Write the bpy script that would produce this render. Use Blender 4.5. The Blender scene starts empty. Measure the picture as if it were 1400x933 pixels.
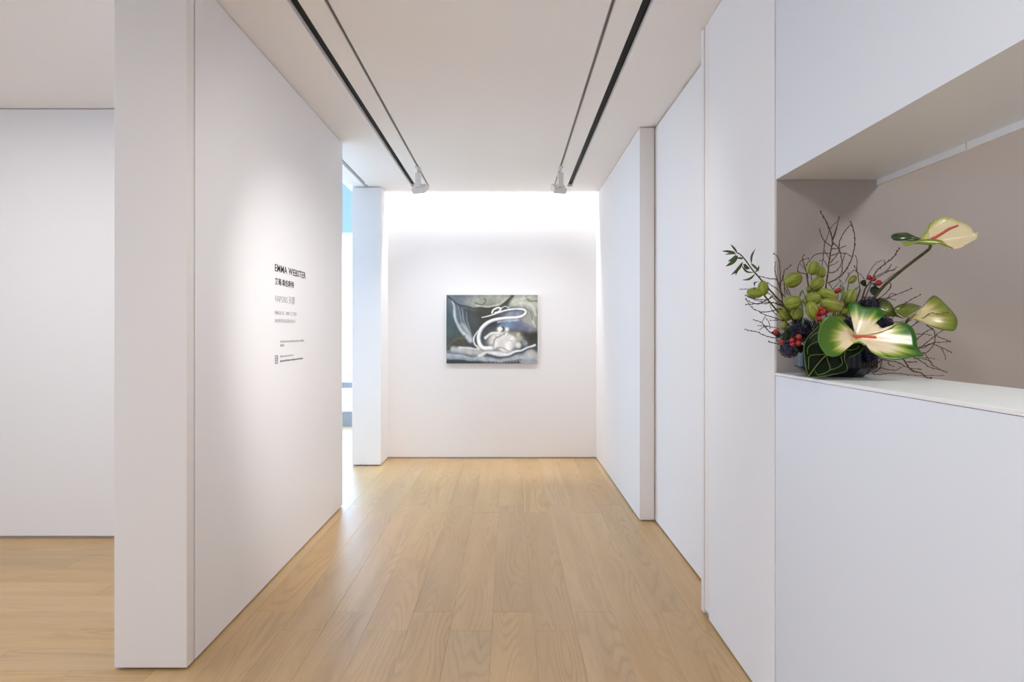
import bpy, bmesh, math, random
import numpy as np
from mathutils import Vector, Matrix, Quaternion

random.seed(7)
rng = np.random.default_rng(7)
scene = bpy.context.scene
COL = scene.collection
PI = math.pi

# ------------------------------------------------------------------ camera, world, exposure
EYE = 1.44                      # eye height (m)
FPX = 933.0                     # focal length in pixels of the 1400 px wide frame (24 mm lens)
VPX, VPY = 695.0, 453.0         # where the corridor's parallel lines meet
cam_data = bpy.data.cameras.new('camera')
cam = bpy.data.objects.new('camera', cam_data)
COL.objects.link(cam)
cam.location = (0, 0, EYE)
cam.rotation_euler = (PI / 2, 0, 0)
cam_data.sensor_width = 36.0
cam_data.lens = 36.0 * FPX / 1400.0
cam_data.shift_x = (700.0 - VPX) / 1400.0
cam_data.shift_y = (VPY - 466.5) / 1400.0
cam_data.clip_start = 0.05
scene.camera = cam

scene.view_settings.view_transform = 'Standard'
scene.view_settings.look = 'None'
scene.view_settings.gamma = 1.0
scene.view_settings.exposure = 0.31
scene.view_settings.use_curve_mapping = False
scene.cycles.max_bounces = 14
scene.cycles.diffuse_bounces = 9
scene.cycles.glossy_bounces = 5
scene.cycles.sample_clamp_indirect = 6.0
scene.cycles.caustics_reflective = False
scene.cycles.caustics_refractive = False

world = bpy.data.worlds.new('sky')
scene.world = world
world.use_nodes = True
bg = world.node_tree.nodes['Background']
bg.inputs['Color'].default_value = (0.49, 0.71, 1.0, 1)
bg.inputs['Strength'].default_value = 8.8

CEIL = 2.988


def portal(name, loc, rot, sx, sy):
    d = bpy.data.lights.new(name, 'AREA')
    d.shape = 'RECTANGLE'
    d.size, d.size_y = sx, sy
    d.cycles.is_portal = True
    o = bpy.data.objects.new(name, d)
    COL.objects.link(o)
    o.location = loc
    o.rotation_euler = rot
    return o


# daylight enters by the far window, the side window of the window room and the lobby window
portal('daylight_portal_far', (-3.8, 10.42, 1.9), (-PI / 2, 0, 0), 4.2, 3.8)
portal('daylight_portal_side', (-6.02, 8.75, 1.9), (0, -PI / 2, 0), 3.7, 2.9)
portal('daylight_portal_lobby', (-6.02, 0.3, 1.4), (0, -PI / 2, 0), 2.2, 2.4)


# ------------------------------------------------------------------ helpers
def P(u, v, Y):
    """photo pixel (1400x933) at distance Y -> point in the room"""
    return Vector(((u - VPX) / FPX * Y, Y, EYE - (v - VPY) / FPX * Y))


def link(o, parent=None):
    COL.objects.link(o)
    if parent is not None:
        o.parent = parent
    return o


def mesh_obj(name, bm, mat, parent=None, smooth=False):
    me = bpy.data.meshes.new(name)
    bmesh.ops.recalc_face_normals(bm, faces=bm.faces)
    bm.to_mesh(me)
    bm.free()
    if smooth:
        for p in me.polygons:
            p.use_smooth = True
    if mat is not None:
        me.materials.append(mat)
    return link(bpy.data.objects.new(name, me), parent)


def empty(name, loc=(0, 0, 0), rot=(0, 0, 0)):
    o = bpy.data.objects.new(name, None)
    o.empty_display_size = 0.05
    COL.objects.link(o)
    o.location = loc
    o.rotation_euler = rot
    return o


def tag(o, label, cat, group=None):
    o['label'] = label
    o['category'] = cat
    if group:
        o['group'] = group
    return o


def struct(o, label, cat):
    o['kind'] = 'structure'
    o['label'] = label
    o['category'] = cat
    return o


def add_box(bm, x0, x1, y0, y1, z0, z1, bevel=0.0):
    r = bmesh.ops.create_cube(bm, size=1.0)
    vs = r['verts']
    for v in vs:
        v.co = Vector((x0 + (v.co.x + .5) * (x1 - x0), y0 + (v.co.y + .5) * (y1 - y0), z0 + (v.co.z + .5) * (z1 - z0)))
    if bevel > 0:
        es = list({e for v in vs for e in v.link_edges})
        bmesh.ops.bevel(bm, geom=es, offset=bevel, segments=2, affect='EDGES', profile=0.5)


def box(name, x0, x1, y0, y1, z0, z1, mat, parent=None, bevel=0.0):
    bm = bmesh.new()
    add_box(bm, x0, x1, y0, y1, z0, z1, bevel)
    return mesh_obj(name, bm, mat, parent)


def boxes(name, lst, mat, parent=None, bevel=0.0):
    bm = bmesh.new()
    for b in lst:
        add_box(bm, *b, bevel)
    return mesh_obj(name, bm, mat, parent)


# ------------------------------------------------------------------ materials
def new_mat(name):
    m = bpy.data.materials.new(name)
    m.use_nodes = True
    nt = m.node_tree
    b = nt.nodes['Principled BSDF']
    return m, nt, b


def plain(name, col, rough=0.5, spec=0.5, metal=0.0, bump=0.0, bscale=300.0):
    m, nt, b = new_mat(name)
    b.inputs['Base Color'].default_value = (*col, 1)
    b.inputs['Roughness'].default_value = rough
    b.inputs['Specular IOR Level'].default_value = spec
    b.inputs['Metallic'].default_value = metal
    if bump > 0:
        tc = nt.nodes.new('ShaderNodeTexCoord')
        n = nt.nodes.new('ShaderNodeTexNoise')
        n.inputs['Scale'].default_value = bscale
        n.inputs['Detail'].default_value = 3
        bp = nt.nodes.new('ShaderNodeBump')
        bp.inputs['Strength'].default_value = bump
        bp.inputs['Distance'].default_value = 0.001
        nt.links.new(tc.outputs['Object'], n.inputs['Vector'])
        nt.links.new(n.outputs['Fac'], bp.inputs['Height'])
        nt.links.new(bp.outputs['Normal'], b.inputs['Normal'])
    return m


M_WALL = plain('wall_paint', (0.825, 0.815, 0.825), 0.75, 0.25, bump=0.08)
M_CEIL = plain('ceiling_paint', (0.88, 0.865, 0.86), 0.85, 0.15, bump=0.05)
M_PANEL = plain('white_lacquer_panel', (0.80, 0.77, 0.755), 0.5, 0.35)
M_COUNTER = plain('cool_white_laminate', (0.74, 0.77, 0.83), 0.42, 0.4)
M_TOP = plain('counter_stone', (0.80, 0.88, 0.92), 0.3, 0.45)
M_LIP = plain('counter_edge', (0.80, 0.78, 0.78), 0.45, 0.4)
M_BASE = plain('recessed_base', (0.42, 0.39, 0.38), 0.6, 0.3)
M_BLACK = plain('slot_black', (0.008, 0.008, 0.009), 0.6, 0.2)
M_RAIL = plain('rail_grey', (0.16, 0.14, 0.12), 0.4, 0.4)
M_FIX = plain('fixture_white', (0.72, 0.70, 0.68), 0.4, 0.4)
M_FRAME = plain('window_frame_grey', (0.30, 0.29, 0.32), 0.5, 0.4)
M_DARKWALL = plain('taupe_wall', (0.44, 0.405, 0.39), 0.8, 0.2)
M_VINYL_B = plain('vinyl_black', (0.06, 0.055, 0.055), 0.7, 0.1)
M_VINYL_G = plain('vinyl_grey', (0.37, 0.36, 0.35), 0.7, 0.1)
M_VINYL_M = plain('vinyl_midgrey', (0.16, 0.155, 0.15), 0.7, 0.1)


def emit(name, col, strength):
    m, nt, b = new_mat(name)
    b.inputs['Base Color'].default_value = (0.8, 0.8, 0.8, 1)
    b.inputs['Emission Color'].default_value = (*col, 1)
    b.inputs['Emission Strength'].default_value = strength
    return m


def glass_mat():
    m, nt, b = new_mat('window_glass')
    nt.nodes.remove(b)
    out = nt.nodes['Material Output']
    tr = nt.nodes.new('ShaderNodeBsdfTransparent')
    tr.inputs['Color'].default_value = (0.93, 0.96, 0.97, 1)
    gl = nt.nodes.new('ShaderNodeBsdfGlossy')
    gl.inputs['Roughness'].default_value = 0.02
    mx = nt.nodes.new('ShaderNodeMixShader')
    mx.inputs[0].default_value = 0.06
    nt.links.new(tr.outputs[0], mx.inputs[1])
    nt.links.new(gl.outputs[0], mx.inputs[2])
    nt.links.new(mx.outputs[0], out.inputs['Surface'])
    return m


M_GLASS = glass_mat()


def blind_mat():
    m, nt, b = new_mat('blind_fabric')
    nt.nodes.remove(b)
    out = nt.nodes['Material Output']
    t = nt.nodes.new('ShaderNodeBsdfTranslucent')
    t.inputs['Color'].default_value = (0.34, 0.33, 0.275, 1)
    d = nt.nodes.new('ShaderNodeBsdfDiffuse')
    d.inputs['Color'].default_value = (0.55, 0.75, 0.85, 1)
    mx = nt.nodes.new('ShaderNodeMixShader')
    mx.inputs[0].default_value = 0.4
    nt.links.new(t.outputs[0], mx.inputs[1])
    nt.links.new(d.outputs[0], mx.inputs[2])
    nt.links.new(mx.outputs[0], out.inputs['Surface'])
    return m


M_BLIND = blind_mat()


def oak_mat():
    m, nt, b = new_mat('oak_plank')
    N, L = nt.nodes.new, nt.links.new
    tc = N('ShaderNodeTexCoord')
    oi = N('ShaderNodeObjectInfo')
    mul = N('ShaderNodeVectorMath'); mul.operation = 'SCALE'
    comb = N('ShaderNodeCombineXYZ')
    L(oi.outputs['Random'], comb.inputs[0]); L(oi.outputs['Random'], comb.inputs[1]); L(oi.outputs['Random'], comb.inputs[2])
    L(comb.outputs[0], mul.inputs[0]); mul.inputs['Scale'].default_value = 83.0
    add = N('ShaderNodeVectorMath'); add.operation = 'ADD'
    L(tc.outputs['Object'], add.inputs[0]); L(mul.outputs[0], add.inputs[1])

    def stretched(sx, sy, scale, detail, rough=0.5, dist=0.0):
        mp = N('ShaderNodeMapping')
        mp.inputs['Scale'].default_value = (sx, sy, 1)
        L(add.outputs[0], mp.inputs['Vector'])
        n = N('ShaderNodeTexNoise')
        n.inputs['Scale'].default_value = scale
        n.inputs['Detail'].default_value = detail
        n.inputs['Roughness'].default_value = rough
        n.inputs['Distortion'].default_value = dist
        L(mp.outputs[0], n.inputs['Vector'])
        return n

    # growth rings: contours of a long stretched noise give the cathedral figure
    n1 = stretched(4.0, 0.40, 1.0, 2.5, 0.42, 0.1)
    m1 = N('ShaderNodeMath'); m1.operation = 'MULTIPLY'; m1.inputs[1].default_value = 165.0
    L(n1.outputs['Fac'], m1.inputs[0])
    s1 = N('ShaderNodeMath'); s1.operation = 'SINE'
    L(m1.outputs[0], s1.inputs[0])
    r1 = N('ShaderNodeMapRange'); r1.inputs[1].default_value = -1; r1.inputs[2].default_value = 1
    L(s1.outputs[0], r1.inputs[0])
    pw = N('ShaderNodeMath'); pw.operation = 'POWER'; pw.inputs[1].default_value = 2.2
    L(r1.outputs[0], pw.inputs[0])
    # ring strength varies over the plank
    n2 = stretched(6, 0.9, 1.0, 1.0)
    r2 = N('ShaderNodeMapRange'); r2.inputs[1].default_value = .38; r2.inputs[2].default_value = .62
    r2.inputs[3].default_value = 0.04; r2.inputs[4].default_value = 0.34
    L(n2.outputs['Fac'], r2.inputs[0])
    grain = N('ShaderNodeMath'); grain.operation = 'MULTIPLY'
    L(pw.outputs[0], grain.inputs[0]); L(r2.outputs[0], grain.inputs[1])
    # pores
    n3 = stretched(260, 9, 1.0, 2.0, 0.6)
    r3 = N('ShaderNodeMapRange'); r3.inputs[1].default_value = .5; r3.inputs[2].default_value = .72
    r3.inputs[3].default_value = 0.0; r3.inputs[4].default_value = 0.22
    L(n3.outputs['Fac'], r3.inputs[0])
    sm = N('ShaderNodeMath'); sm.operation = 'ADD'; sm.use_clamp = True
    L(grain.outputs[0], sm.inputs[0]); L(r3.outputs[0], sm.inputs[1])
    # broad tone
    n4 = stretched(9, 0.7, 1.0, 2.0)
    mixa = N('ShaderNodeMix'); mixa.data_type = 'RGBA'
    mixa.inputs[6].default_value = (0.49, 0.32, 0.150, 1)
    mixa.inputs[7].default_value = (0.58, 0.40, 0.20, 1)
    r4 = N('ShaderNodeMapRange'); r4.inputs[1].default_value = .3; r4.inputs[2].default_value = .7
    L(n4.outputs['Fac'], r4.inputs[0]); L(r4.outputs[0], mixa.inputs[0])
    mixb = N('ShaderNodeMix'); mixb.data_type = 'RGBA'
    L(sm.outputs[0], mixb.inputs[0]); L(mixa.outputs[2], mixb.inputs[6])
    mixb.inputs[7].default_value = (0.32, 0.190, 0.088, 1)
    hsv = N('ShaderNodeHueSaturation')
    rv = N('ShaderNodeMapRange'); rv.inputs[3].default_value = 0.92; rv.inputs[4].default_value = 1.05
    L(oi.outputs['Random'], rv.inputs[0]); L(rv.outputs[0], hsv.inputs['Value'])
    rnd2 = N('ShaderNodeMath'); rnd2.operation = 'MULTIPLY'; rnd2.inputs[1].default_value = 17.31
    L(oi.outputs['Random'], rnd2.inputs[0])
    fr = N('ShaderNodeMath'); fr.operation = 'FRACT'
    L(rnd2.outputs[0], fr.inputs[0])
    rs = N('ShaderNodeMapRange'); rs.inputs[3].default_value = 1.0; rs.inputs[4].default_value = 1.10
    L(fr.outputs[0], rs.inputs[0]); L(rs.outputs[0], hsv.inputs['Saturation'])
    L(mixb.outputs[2], hsv.inputs['Color']); L(hsv.outputs[0], b.inputs['Base Color'])
    rr = N('ShaderNodeMapRange'); rr.inputs[3].default_value = 0.42; rr.inputs[4].default_value = 0.50
    L(sm.outputs[0], rr.inputs[0]); L(rr.outputs[0], b.inputs['Roughness'])
    b.inputs['Specular IOR Level'].default_value = 0.5
    b.inputs['Coat Weight'].default_value = 0.45
    b.inputs['Coat Roughness'].default_value = 0.42
    bp = N('ShaderNodeBump'); bp.invert = True
    bp.inputs['Strength'].default_value = 0.12; bp.inputs['Distance'].default_value = 0.001
    L(sm.outputs[0], bp.inputs['Height']); L(bp.outputs[0], b.inputs['Normal'])
    return m


M_OAK = oak_mat()


def vcol_mat(name, rough=0.4, spec=0.5, trans=0.0, coat=0.0):
    m, nt, b = new_mat(name)
    a = nt.nodes.new('ShaderNodeVertexColor')
    a.layer_name = 'col'
    nt.links.new(a.outputs['Color'], b.inputs['Base Color'])
    b.inputs['Roughness'].default_value = rough
    b.inputs['Specular IOR Level'].default_value = spec
    b.inputs['Coat Weight'].default_value = coat
    b.inputs['Coat Roughness'].default_value = 0.15
    return m


M_SPATHE = vcol_mat('spathe_wax', 0.28, 0.5, coat=0.25)
M_CANVAS = vcol_mat('oil_paint', 0.45, 0.35)


def srgb(r, g, b):
    def f(c):
        c /= 255.0
        return c / 12.92 if c <= 0.04045 else ((c + 0.055) / 1.055) ** 2.4
    return (f(r), f(g), f(b))


# ------------------------------------------------------------------ floor of oak planks
SUB = 0.014
floor = box('floor', -6.1, 4.1, -4.1, 10.5, -0.12, -SUB, M_BASE)
struct(floor, 'light oak plank floor running through the gallery', 'floor')
_plank_cache = {}


def plank_mesh(w, l):
    key = (round(w, 4), round(l, 4))
    if key in _plank_cache:
        return _plank_cache[key]
    bm = bmesh.new()
    g = 0.0002
    c = 0.0009
    hw, hl = w / 2 - g, l / 2 - g
    lo = [bm.verts.new((sx * hw, sy * hl, -SUB)) for sx, sy in ((-1, -1), (1, -1), (1, 1), (-1, 1))]
    mi = [bm.verts.new((sx * hw, sy * hl, -c)) for sx, sy in ((-1, -1), (1, -1), (1, 1), (-1, 1))]
    hi = [bm.verts.new((sx * (hw - c), sy * (hl - c), 0)) for sx, sy in ((-1, -1), (1, -1), (1, 1), (-1, 1))]
    bm.faces.new(hi)
    for k in range(4):
        j = (k + 1) % 4
        bm.faces.new((lo[k], lo[j], mi[j], mi[k]))
        bm.faces.new((mi[k], mi[j], hi[j], hi[k]))
    bmesh.ops.recalc_face_normals(bm, faces=bm.faces)
    me = bpy.data.meshes.new('plank')
    bm.to_mesh(me)
    bm.free()
    me.materials.append(M_OAK)
    _plank_cache[key] = me
    return me


def plank(cx, cy, w, l, rot=0.0):
    o = bpy.data.objects.new('plank', plank_mesh(w, l))
    o.location = (cx, cy, 0)
    o.rotation_euler = (0, 0, rot)
    return link(o, floor)


PW, PL = 0.2033, 2.13
X0 = -0.0788 - 7 * PW                     # about -1.50, where the two laying directions meet
for k in range(14):                       # corridor: planks run away from the camera
    xa = X0 + k * PW
    xb = xa + PW
    if xa > 1.30:
        continue
    off = 3.499 if k % 2 else 3.278
    if k % 5 == 3:
        off -= 0.0
    ys = [off + PL * n for n in range(-2, 4)]
    for a_, b_ in zip(ys[:-1], ys[1:]):
        a2, b2 = max(a_, 0.4), min(b_, 7.80)
        if b2 - a2 > 0.02:
            plank((xa + xb) / 2, (a2 + b2) / 2, PW, b2 - a2)
row0 = 3.098 - 13 * PW
r_ = 0
y = row0
while y < 10.42:                          # side rooms: planks run across
    if y > 0.4 - PW:
        off = X0 - (0.75, 1.75, 1.2, 0.35)[r_ % 4]
        xs = [X0] + [off - PL * n for n in range(0, 3)]
        for b_, a_ in zip(xs[:-1], xs[1:]):
            a2 = max(a_, -6.05)
            if y > 4.8 and a2 < -4.2:
                a2 = max(a2, -6.05)
            if b_ - a2 > 0.02:
                plank((a2 + b_) / 2, y + PW / 2, PW, b_ - a2, PI / 2)
    y += PW
    r_ += 1
# the floor behind the camera and in the reception room, outside the photograph
m = plank_mesh(0.2, 1.0)
o = box('boards', X0, 1.0, -4.0, 0.398, -SUB, 0, M_OAK, floor)
o = box('boards', -6.05, X0, -4.0, 0.25, -SUB, 0, M_OAK, floor)
o = box('boards', 1.36, 4.0, -4.0, 2.6, -SUB, 0, M_OAK, floor)

# ------------------------------------------------------------------ ceiling with slots and rails
CT = 0.30                                      # depth of the ceiling build-up
S1 = (-1.037, -0.985)                          # black slots
S2 = (0.628, 0.680)
R1 = (-0.864, -0.840)                          # light rails
R2 = (0.480, 0.504)
SW = (-1.535, -1.492)                          # running track of the sliding walls
YE = 7.31                                      # far end of slots and rails
YC = 7.585                                     # ceiling edge before the back wall slot
ceil_parts = []
xs = [-1.68, SW[0], SW[1], S1[0], S1[1], R1[0], R1[1], R2[0], R2[1], S2[0], S2[1], 1.35]
for i in range(0, len(xs) - 1):
    a_, b_ = xs[i], xs[i + 1]
    if i % 2 == 0:
        ceil_parts.append((a_, b_, -4.0, YE, CEIL, CEIL + CT))
    else:
        depth = 0.030 if i in (3, 9) else (0.012 if i in (5, 7) else 0.05)
        ceil_parts.append((a_, b_, -4.0, YE, CEIL + depth + 0.004, CEIL + CT))
ceil_parts.append((-1.68, 1.35, YE, YC, CEIL, CEIL + 0.03))
ceil_parts.append((-1.68, 1.35, YE, 7.9, CEIL + 0.27, CEIL + CT))
ceil_parts.append((-6.1, -1.68, -4.0, 4.86, CEIL, CEIL + CT))
ceil_parts.append((1.35, 4.1, -4.0, 2.7, CEIL, CEIL + CT))
ceiling = boxes('ceiling', ceil_parts, M_CEIL)
struct(ceiling, 'smooth white ceiling with two pairs of long recessed lines', 'ceiling')
for (a_, b_) in (S1, S2):
    box('slot_backing', a_, b_, -3.99, YE - 0.0, CEIL + 0.030, CEIL + 0.033, M_BLACK, ceiling)
box('slot_backing', SW[0], SW[1], -3.99, YE, CEIL + 0.050, CEIL + 0.053, M_BLACK, ceiling)
for (a_, b_), side in ((R1, 'left'), (R2, 'right')):
    t = empty('light_track', ((a_ + b_) / 2, 3.0, CEIL))
    cx = (a_ + b_) / 2
    tag(t, 'thin recessed lighting track in the ceiling on the %s side of the corridor' % side, 'light track', 'ceiling light tracks')
    bm = bmesh.new()
    add_box(bm, a_ - cx + .004, b_ - cx - .004, -3.0 - 3.0, YE - 3.0 - .002, 0.0115, 0.0125)
    mesh_obj('channel', bm, M_RAIL, t)
    bm = bmesh.new()
    for s in (-1, 1):
        e0 = s * (b_ - a_) / 2
        add_box(bm, min(e0, e0 - s * .0035), max(e0, e0 - s * .0035), -6.0, YE - 3.0 - .002, -0.001, 0.011)
    mesh_obj('edge_profile', bm, M_FIX, t)

# raised ceiling of the window room
wc = box('ceiling', -6.1, -1.68, 4.74, 10.5, 3.95, 4.05, M_CEIL)
struct(wc, 'raised white ceiling of the window room', 'ceiling')

# ------------------------------------------------------------------ walls
XL = -1.364                                    # corridor face of the sliding walls
XLB = -1.672
XR = 0.995

# left sliding wall with its end panel
wl = box('wall_left', XLB + .045, XL - .035, 2.99, 5.575, 0.0, CEIL + .02, M_RAIL)  # core coloured dark to put shade into the groove and floor gap
struct(wl, 'long white sliding wall panel carrying the exhibition text', 'wall')
box('wall_panel', XLB, XL, 2.974, 5.612, 0.010, CEIL - .006, M_WALL, wl, 0.0012)
box('end_panel', XLB, XL, 2.895, 2.960, 0.011, CEIL - .002, M_PANEL, wl, 0.0015)
# second sliding wall leaf, seen end-on beside the back wall
wp = box('wall_left', XLB + .03, XL - .03, 7.36, 7.72, 0.0, CEIL + .02, M_BASE)
struct(wp, 'narrow white end of a second sliding wall beside the window gap', 'wall')
box('end_panel', XLB, XL, 7.300, 7.735, 0.010, CEIL - .010, M_WALL, wp, 0.0015)
# back wall, rising into the light slot
wb = box('wall_back', -1.70, 1.36, 7.725, 7.90, 0.014, CEIL + .28, M_WALL)
struct(wb, 'white end wall with the painting, washed by a ceiling light slot', 'wall')
box('baseboard_back', -1.60, 1.2, 7.735, 7.80, 0.0, 0.02, M_BASE, wb)
# light slot housing and its lamp line
struct(box('trim_1', -1.364, 0.995, 7.30, 7.34, CEIL + .03, CEIL + .27, M_CEIL), 'white back of the light slot above the end wall', 'trim')
# right wall beyond the sliding door
wr = box('wall_right', XR + .015, 1.34, 5.19, 7.73, 0.0, CEIL + .01, M_BASE)
struct(wr, 'white right wall between the sliding door and the end wall', 'wall')
box('wall_panel', XR, 1.105, 5.167, 7.735, 0.010, CEIL - .006, M_WALL, wr, 0.0012)
box('wall_panel', 1.105, 1.34, 5.20, 7.735, 0.010, CEIL - .006, M_BLACK, wr)
# flush sliding door in its recess
dr = box('door_1', 1.112, 1.155, 3.30, 5.190, 0.010, CEIL - .012, M_WALL)
struct(dr, 'tall flush white sliding door recessed in the right wall', 'door')
box('door_pocket', 1.16, 1.34, 3.3, 5.2, 0.0, CEIL + .01, M_BLACK, dr)
# right wall pier between the door and the counter hatch
wn = box('wall_right', XR + .015, 1.30, 2.57, 3.505, 0.0, CEIL + .01, M_BASE)
struct(wn, 'white wall pier between the sliding door and the reception hatch', 'wall')
box('jamb', XR, 1.10, 3.474, 3.522, 0.004, CEIL - .004, M_PANEL, wn, 0.0012)
box('jamb', XR + .003, 1.10, 3.397, 3.464, 0.030, CEIL - .004, M_PANEL, wn, 0.0012)
box('wall_panel', XR, 1.02, 2.552, 3.386, 0.008, CEIL - .004, M_WALL, wn, 0.0012)
# reception hatch: wall above, wall behind
wu = box('wall_right', XR + .003, 1.384, -4.0, 2.548, 2.006, CEIL + .01, M_COUNTER)
struct(wu, 'cool white bulkhead above the reception hatch', 'wall')
ts = empty('trim_2', (1.40, 1.2, 2.0))
struct(ts, 'pale jointed strip along the inner edge of the hatch soffit', 'trim')
for k, (a_, b_) in enumerate(((2.548, 2.05), (2.045, 1.2), (1.195, 0.3), (0.295, -1.0))):
    box('strip', 1.374 - 1.40, 1.384 - 1.40, b_ - 1.2, a_ - 1.2, -0.016, 0.0058, M_LIP, ts)
wf = box('wall_reception', 1.003, 4.05, 2.550, 2.565, 0.0, CEIL + .01, M_DARKWALL)
struct(wf, 'taupe grey wall inside the reception room behind the flowers', 'wall')
struct(box('wall_reception', 4.0, 4.1, -4.0, 2.6, 0.0, CEIL + .01, M_DARKWALL), 'far side wall of the reception room', 'wall')
# left room wall
wlr = box('wall_left_room', -6.1, XLB - .002, 4.745, 4.86, 0.016, CEIL - .004, M_WALL)
struct(wlr, 'wide white wall of the side room left of the sliding wall', 'wall')
box('baseboard_left_room', -6.0, XLB - .01, 4.757, 4.85, 0.0, 0.03, M_BASE, wlr)
box('head_gap', -6.0, XLB - .01, 4.757, 4.85, CEIL - .03, CEIL + .01, M_PANEL, wlr)
# bulkhead edge of the window room
struct(box('wall_bulkhead', -1.73, -1.68, 4.86, 10.4, CEIL, 3.97, M_CEIL), 'edge of the lowered ceiling beside the window room', 'wall')
struct(box('wall_bulkhead', -6.1, -1.68, 4.745, 4.86, CEIL, 3.97, M_CEIL), 'upper wall of the window room', 'wall')
struct(box('wall_window_room', XLB - .05, XLB + .28, 7.74, 10.5, 0.0, 3.97, M_WALL), 'white side wall of the window room', 'wall')
# outer walls of the lobby, behind and left of the camera
struct(box('wall_rear', -6.1, 4.1, -4.15, -4.0, 0.0, CEIL + .1, M_WALL), 'white rear wall of the lobby', 'wall')
lob = boxes('wall_lobby', [(-6.15, -6.0, -4.1, -.9, 0, CEIL + .1), (-6.15, -6.0, 1.5, 4.9, 0, CEIL + .1),
                           (-6.15, -6.0, -.9, 1.5, 0, .3), (-6.15, -6.0, -.9, 1.5, 2.5, CEIL + .1)], M_WALL)
struct(lob, 'white outer wall of the lobby around its window', 'wall')
# windows
w1 = empty('window_1', (-3.8, 10.36, 0))
struct(w1, 'tall bright window with grey rails at the end of the window room', 'window')
bm = bmesh.new()
add_box(bm, -2.3, 2.1, -.05, .05, 0.0, .225)
mesh_obj('sill', bm, M_FRAME, w1)
bm = bmesh.new()
add_box(bm, -2.3, 2.1, -.04, .04, 0.575, .665)
mesh_obj('rail', bm, M_FRAME, w1)
bm = bmesh.new()
add_box(bm, -2.3, 2.1, -.05, .05, 3.85, 3.96)
mesh_obj('head', bm, M_FRAME, w1)
for xx in (-2.25, -.75, .7, 2.05):
    bm = bmesh.new()
    add_box(bm, xx - .03, xx + .03, -.045, .045, .225, 3.85)
    mesh_obj('mullion', bm, M_FRAME, w1)
for a_, b_ in ((-2.22, -.78), (-.72, .67), (.73, 2.02)):
    for z0, z1 in ((.225, .575), (.665, 3.85)):
        bm = bmesh.new()
        add_box(bm, a_, b_, -.006, .006, z0, z1)
        mesh_obj('pane', bm, M_GLASS, w1)
w2 = empty('window_2', (-6.06, 8.75, 0))
struct(w2, 'side window of the window room', 'window')
for z0, z1 in ((0, .225), (.575, .665), (3.85, 3.96)):
    bm = bmesh.new(); add_box(bm, -.05, .05, -1.5, 1.6, z0, z1); mesh_obj('rail', bm, M_FRAME, w2)
for yy in (-1.47, 0, 1.47):
    bm = bmesh.new(); add_box(bm, -.045, .045, yy - .03, yy + .03, 0, 3.85); mesh_obj('mullion', bm, M_FRAME, w2)
for yy in (-1.44, .03):
    for z0, z1 in ((.225, .575), (.665, 3.85)):
        bm = bmesh.new(); add_box(bm, -.006, .006, yy, yy + 1.41, z0, z1); mesh_obj('pane', bm, M_GLASS, w2)
struct(box('wall_window_room', -6.15, -6.0, 4.86, 7.26, 0.0, 3.97, M_WALL), 'white outer wall of the window room', 'wall')
w3 = empty('window_3', (-6.08, 0.3, 0))
struct(w3, 'lobby window left of the camera', 'window')
for z0, z1 in ((.3, .36), (2.44, 2.5)):
    bm = bmesh.new(); add_box(bm, -.05, .05, -1.2, 1.2, z0, z1); mesh_obj('rail', bm, M_FRAME, w3)
for yy in (-1.17, 0, 1.17):
    bm = bmesh.new(); add_box(bm, -.045, .045, yy - .03, yy + .03, .36, 2.44); mesh_obj('mullion', bm, M_FRAME, w3)
for yy in (-1.14, .03):
    bm = bmesh.new(); add_box(bm, -.006, .006, yy, yy + 1.11, .36, 2.44); mesh_obj('pane', bm, M_GLASS, w3)
# roller blind in the upper part of the far window
rb = empty('roller_blind', (-3.8, 10.24, 2.9))
tag(rb, 'pale blue roller blind lowered over the top of the far window', 'blind')
bm = bmesh.new(); add_box(bm, -2.15, 2.1, -.001, .001, .02, .98); mesh_obj('fabric', bm, M_BLIND, rb)
bm = bmesh.new(); add_box(bm, -2.15, 2.1, -.008, .008, -.005, .02); mesh_obj('bottom_bar', bm, plain('blind_bar', (.75, .85, .9), .4), rb)
bm = bmesh.new()
bmesh.ops.create_cone(bm, cap_ends=True, segments=16, radius1=.03, radius2=.03, depth=4.25, matrix=Matrix.Translation((-.02, 0, 1.0)) @ Matrix.Rotation(PI / 2, 4, 'Y'))
mesh_obj('roller', bm, M_FIX, rb)

# ------------------------------------------------------------------ lamps
def area(name, loc, rot, sx, sy, power, col, parent=None, spread=PI):
    d = bpy.data.lights.new(name, 'AREA')
    d.shape = 'RECTANGLE'
    d.size, d.size_y = sx, sy
    d.energy = power
    d.color = col
    d.spread = spread
    o = bpy.data.objects.new(name, d)
    link(o, parent)
    o.location = loc
    o.rotation_euler = rot
    return o


WARM = (1.0, 0.955, 0.925)
NEUT = (1.0, 0.97, 0.94)
# linear lamp inside the slot above the end wall
ll = empty('linear_light', (-.185, 7.655, CEIL + .24))
tag(ll, 'linear lamp hidden in the ceiling slot above the end wall', 'lamp')
bm = bmesh.new(); add_box(bm, -1.16, 1.16, -.05, 0.05, -.02, .02, .004); mesh_obj('housing', bm, M_FIX, ll)
area('glow', (0, .0, -.03), (.45, 0, 0), 2.3, .07, 40.0, (.965, .98, 1.0), ll)
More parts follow.
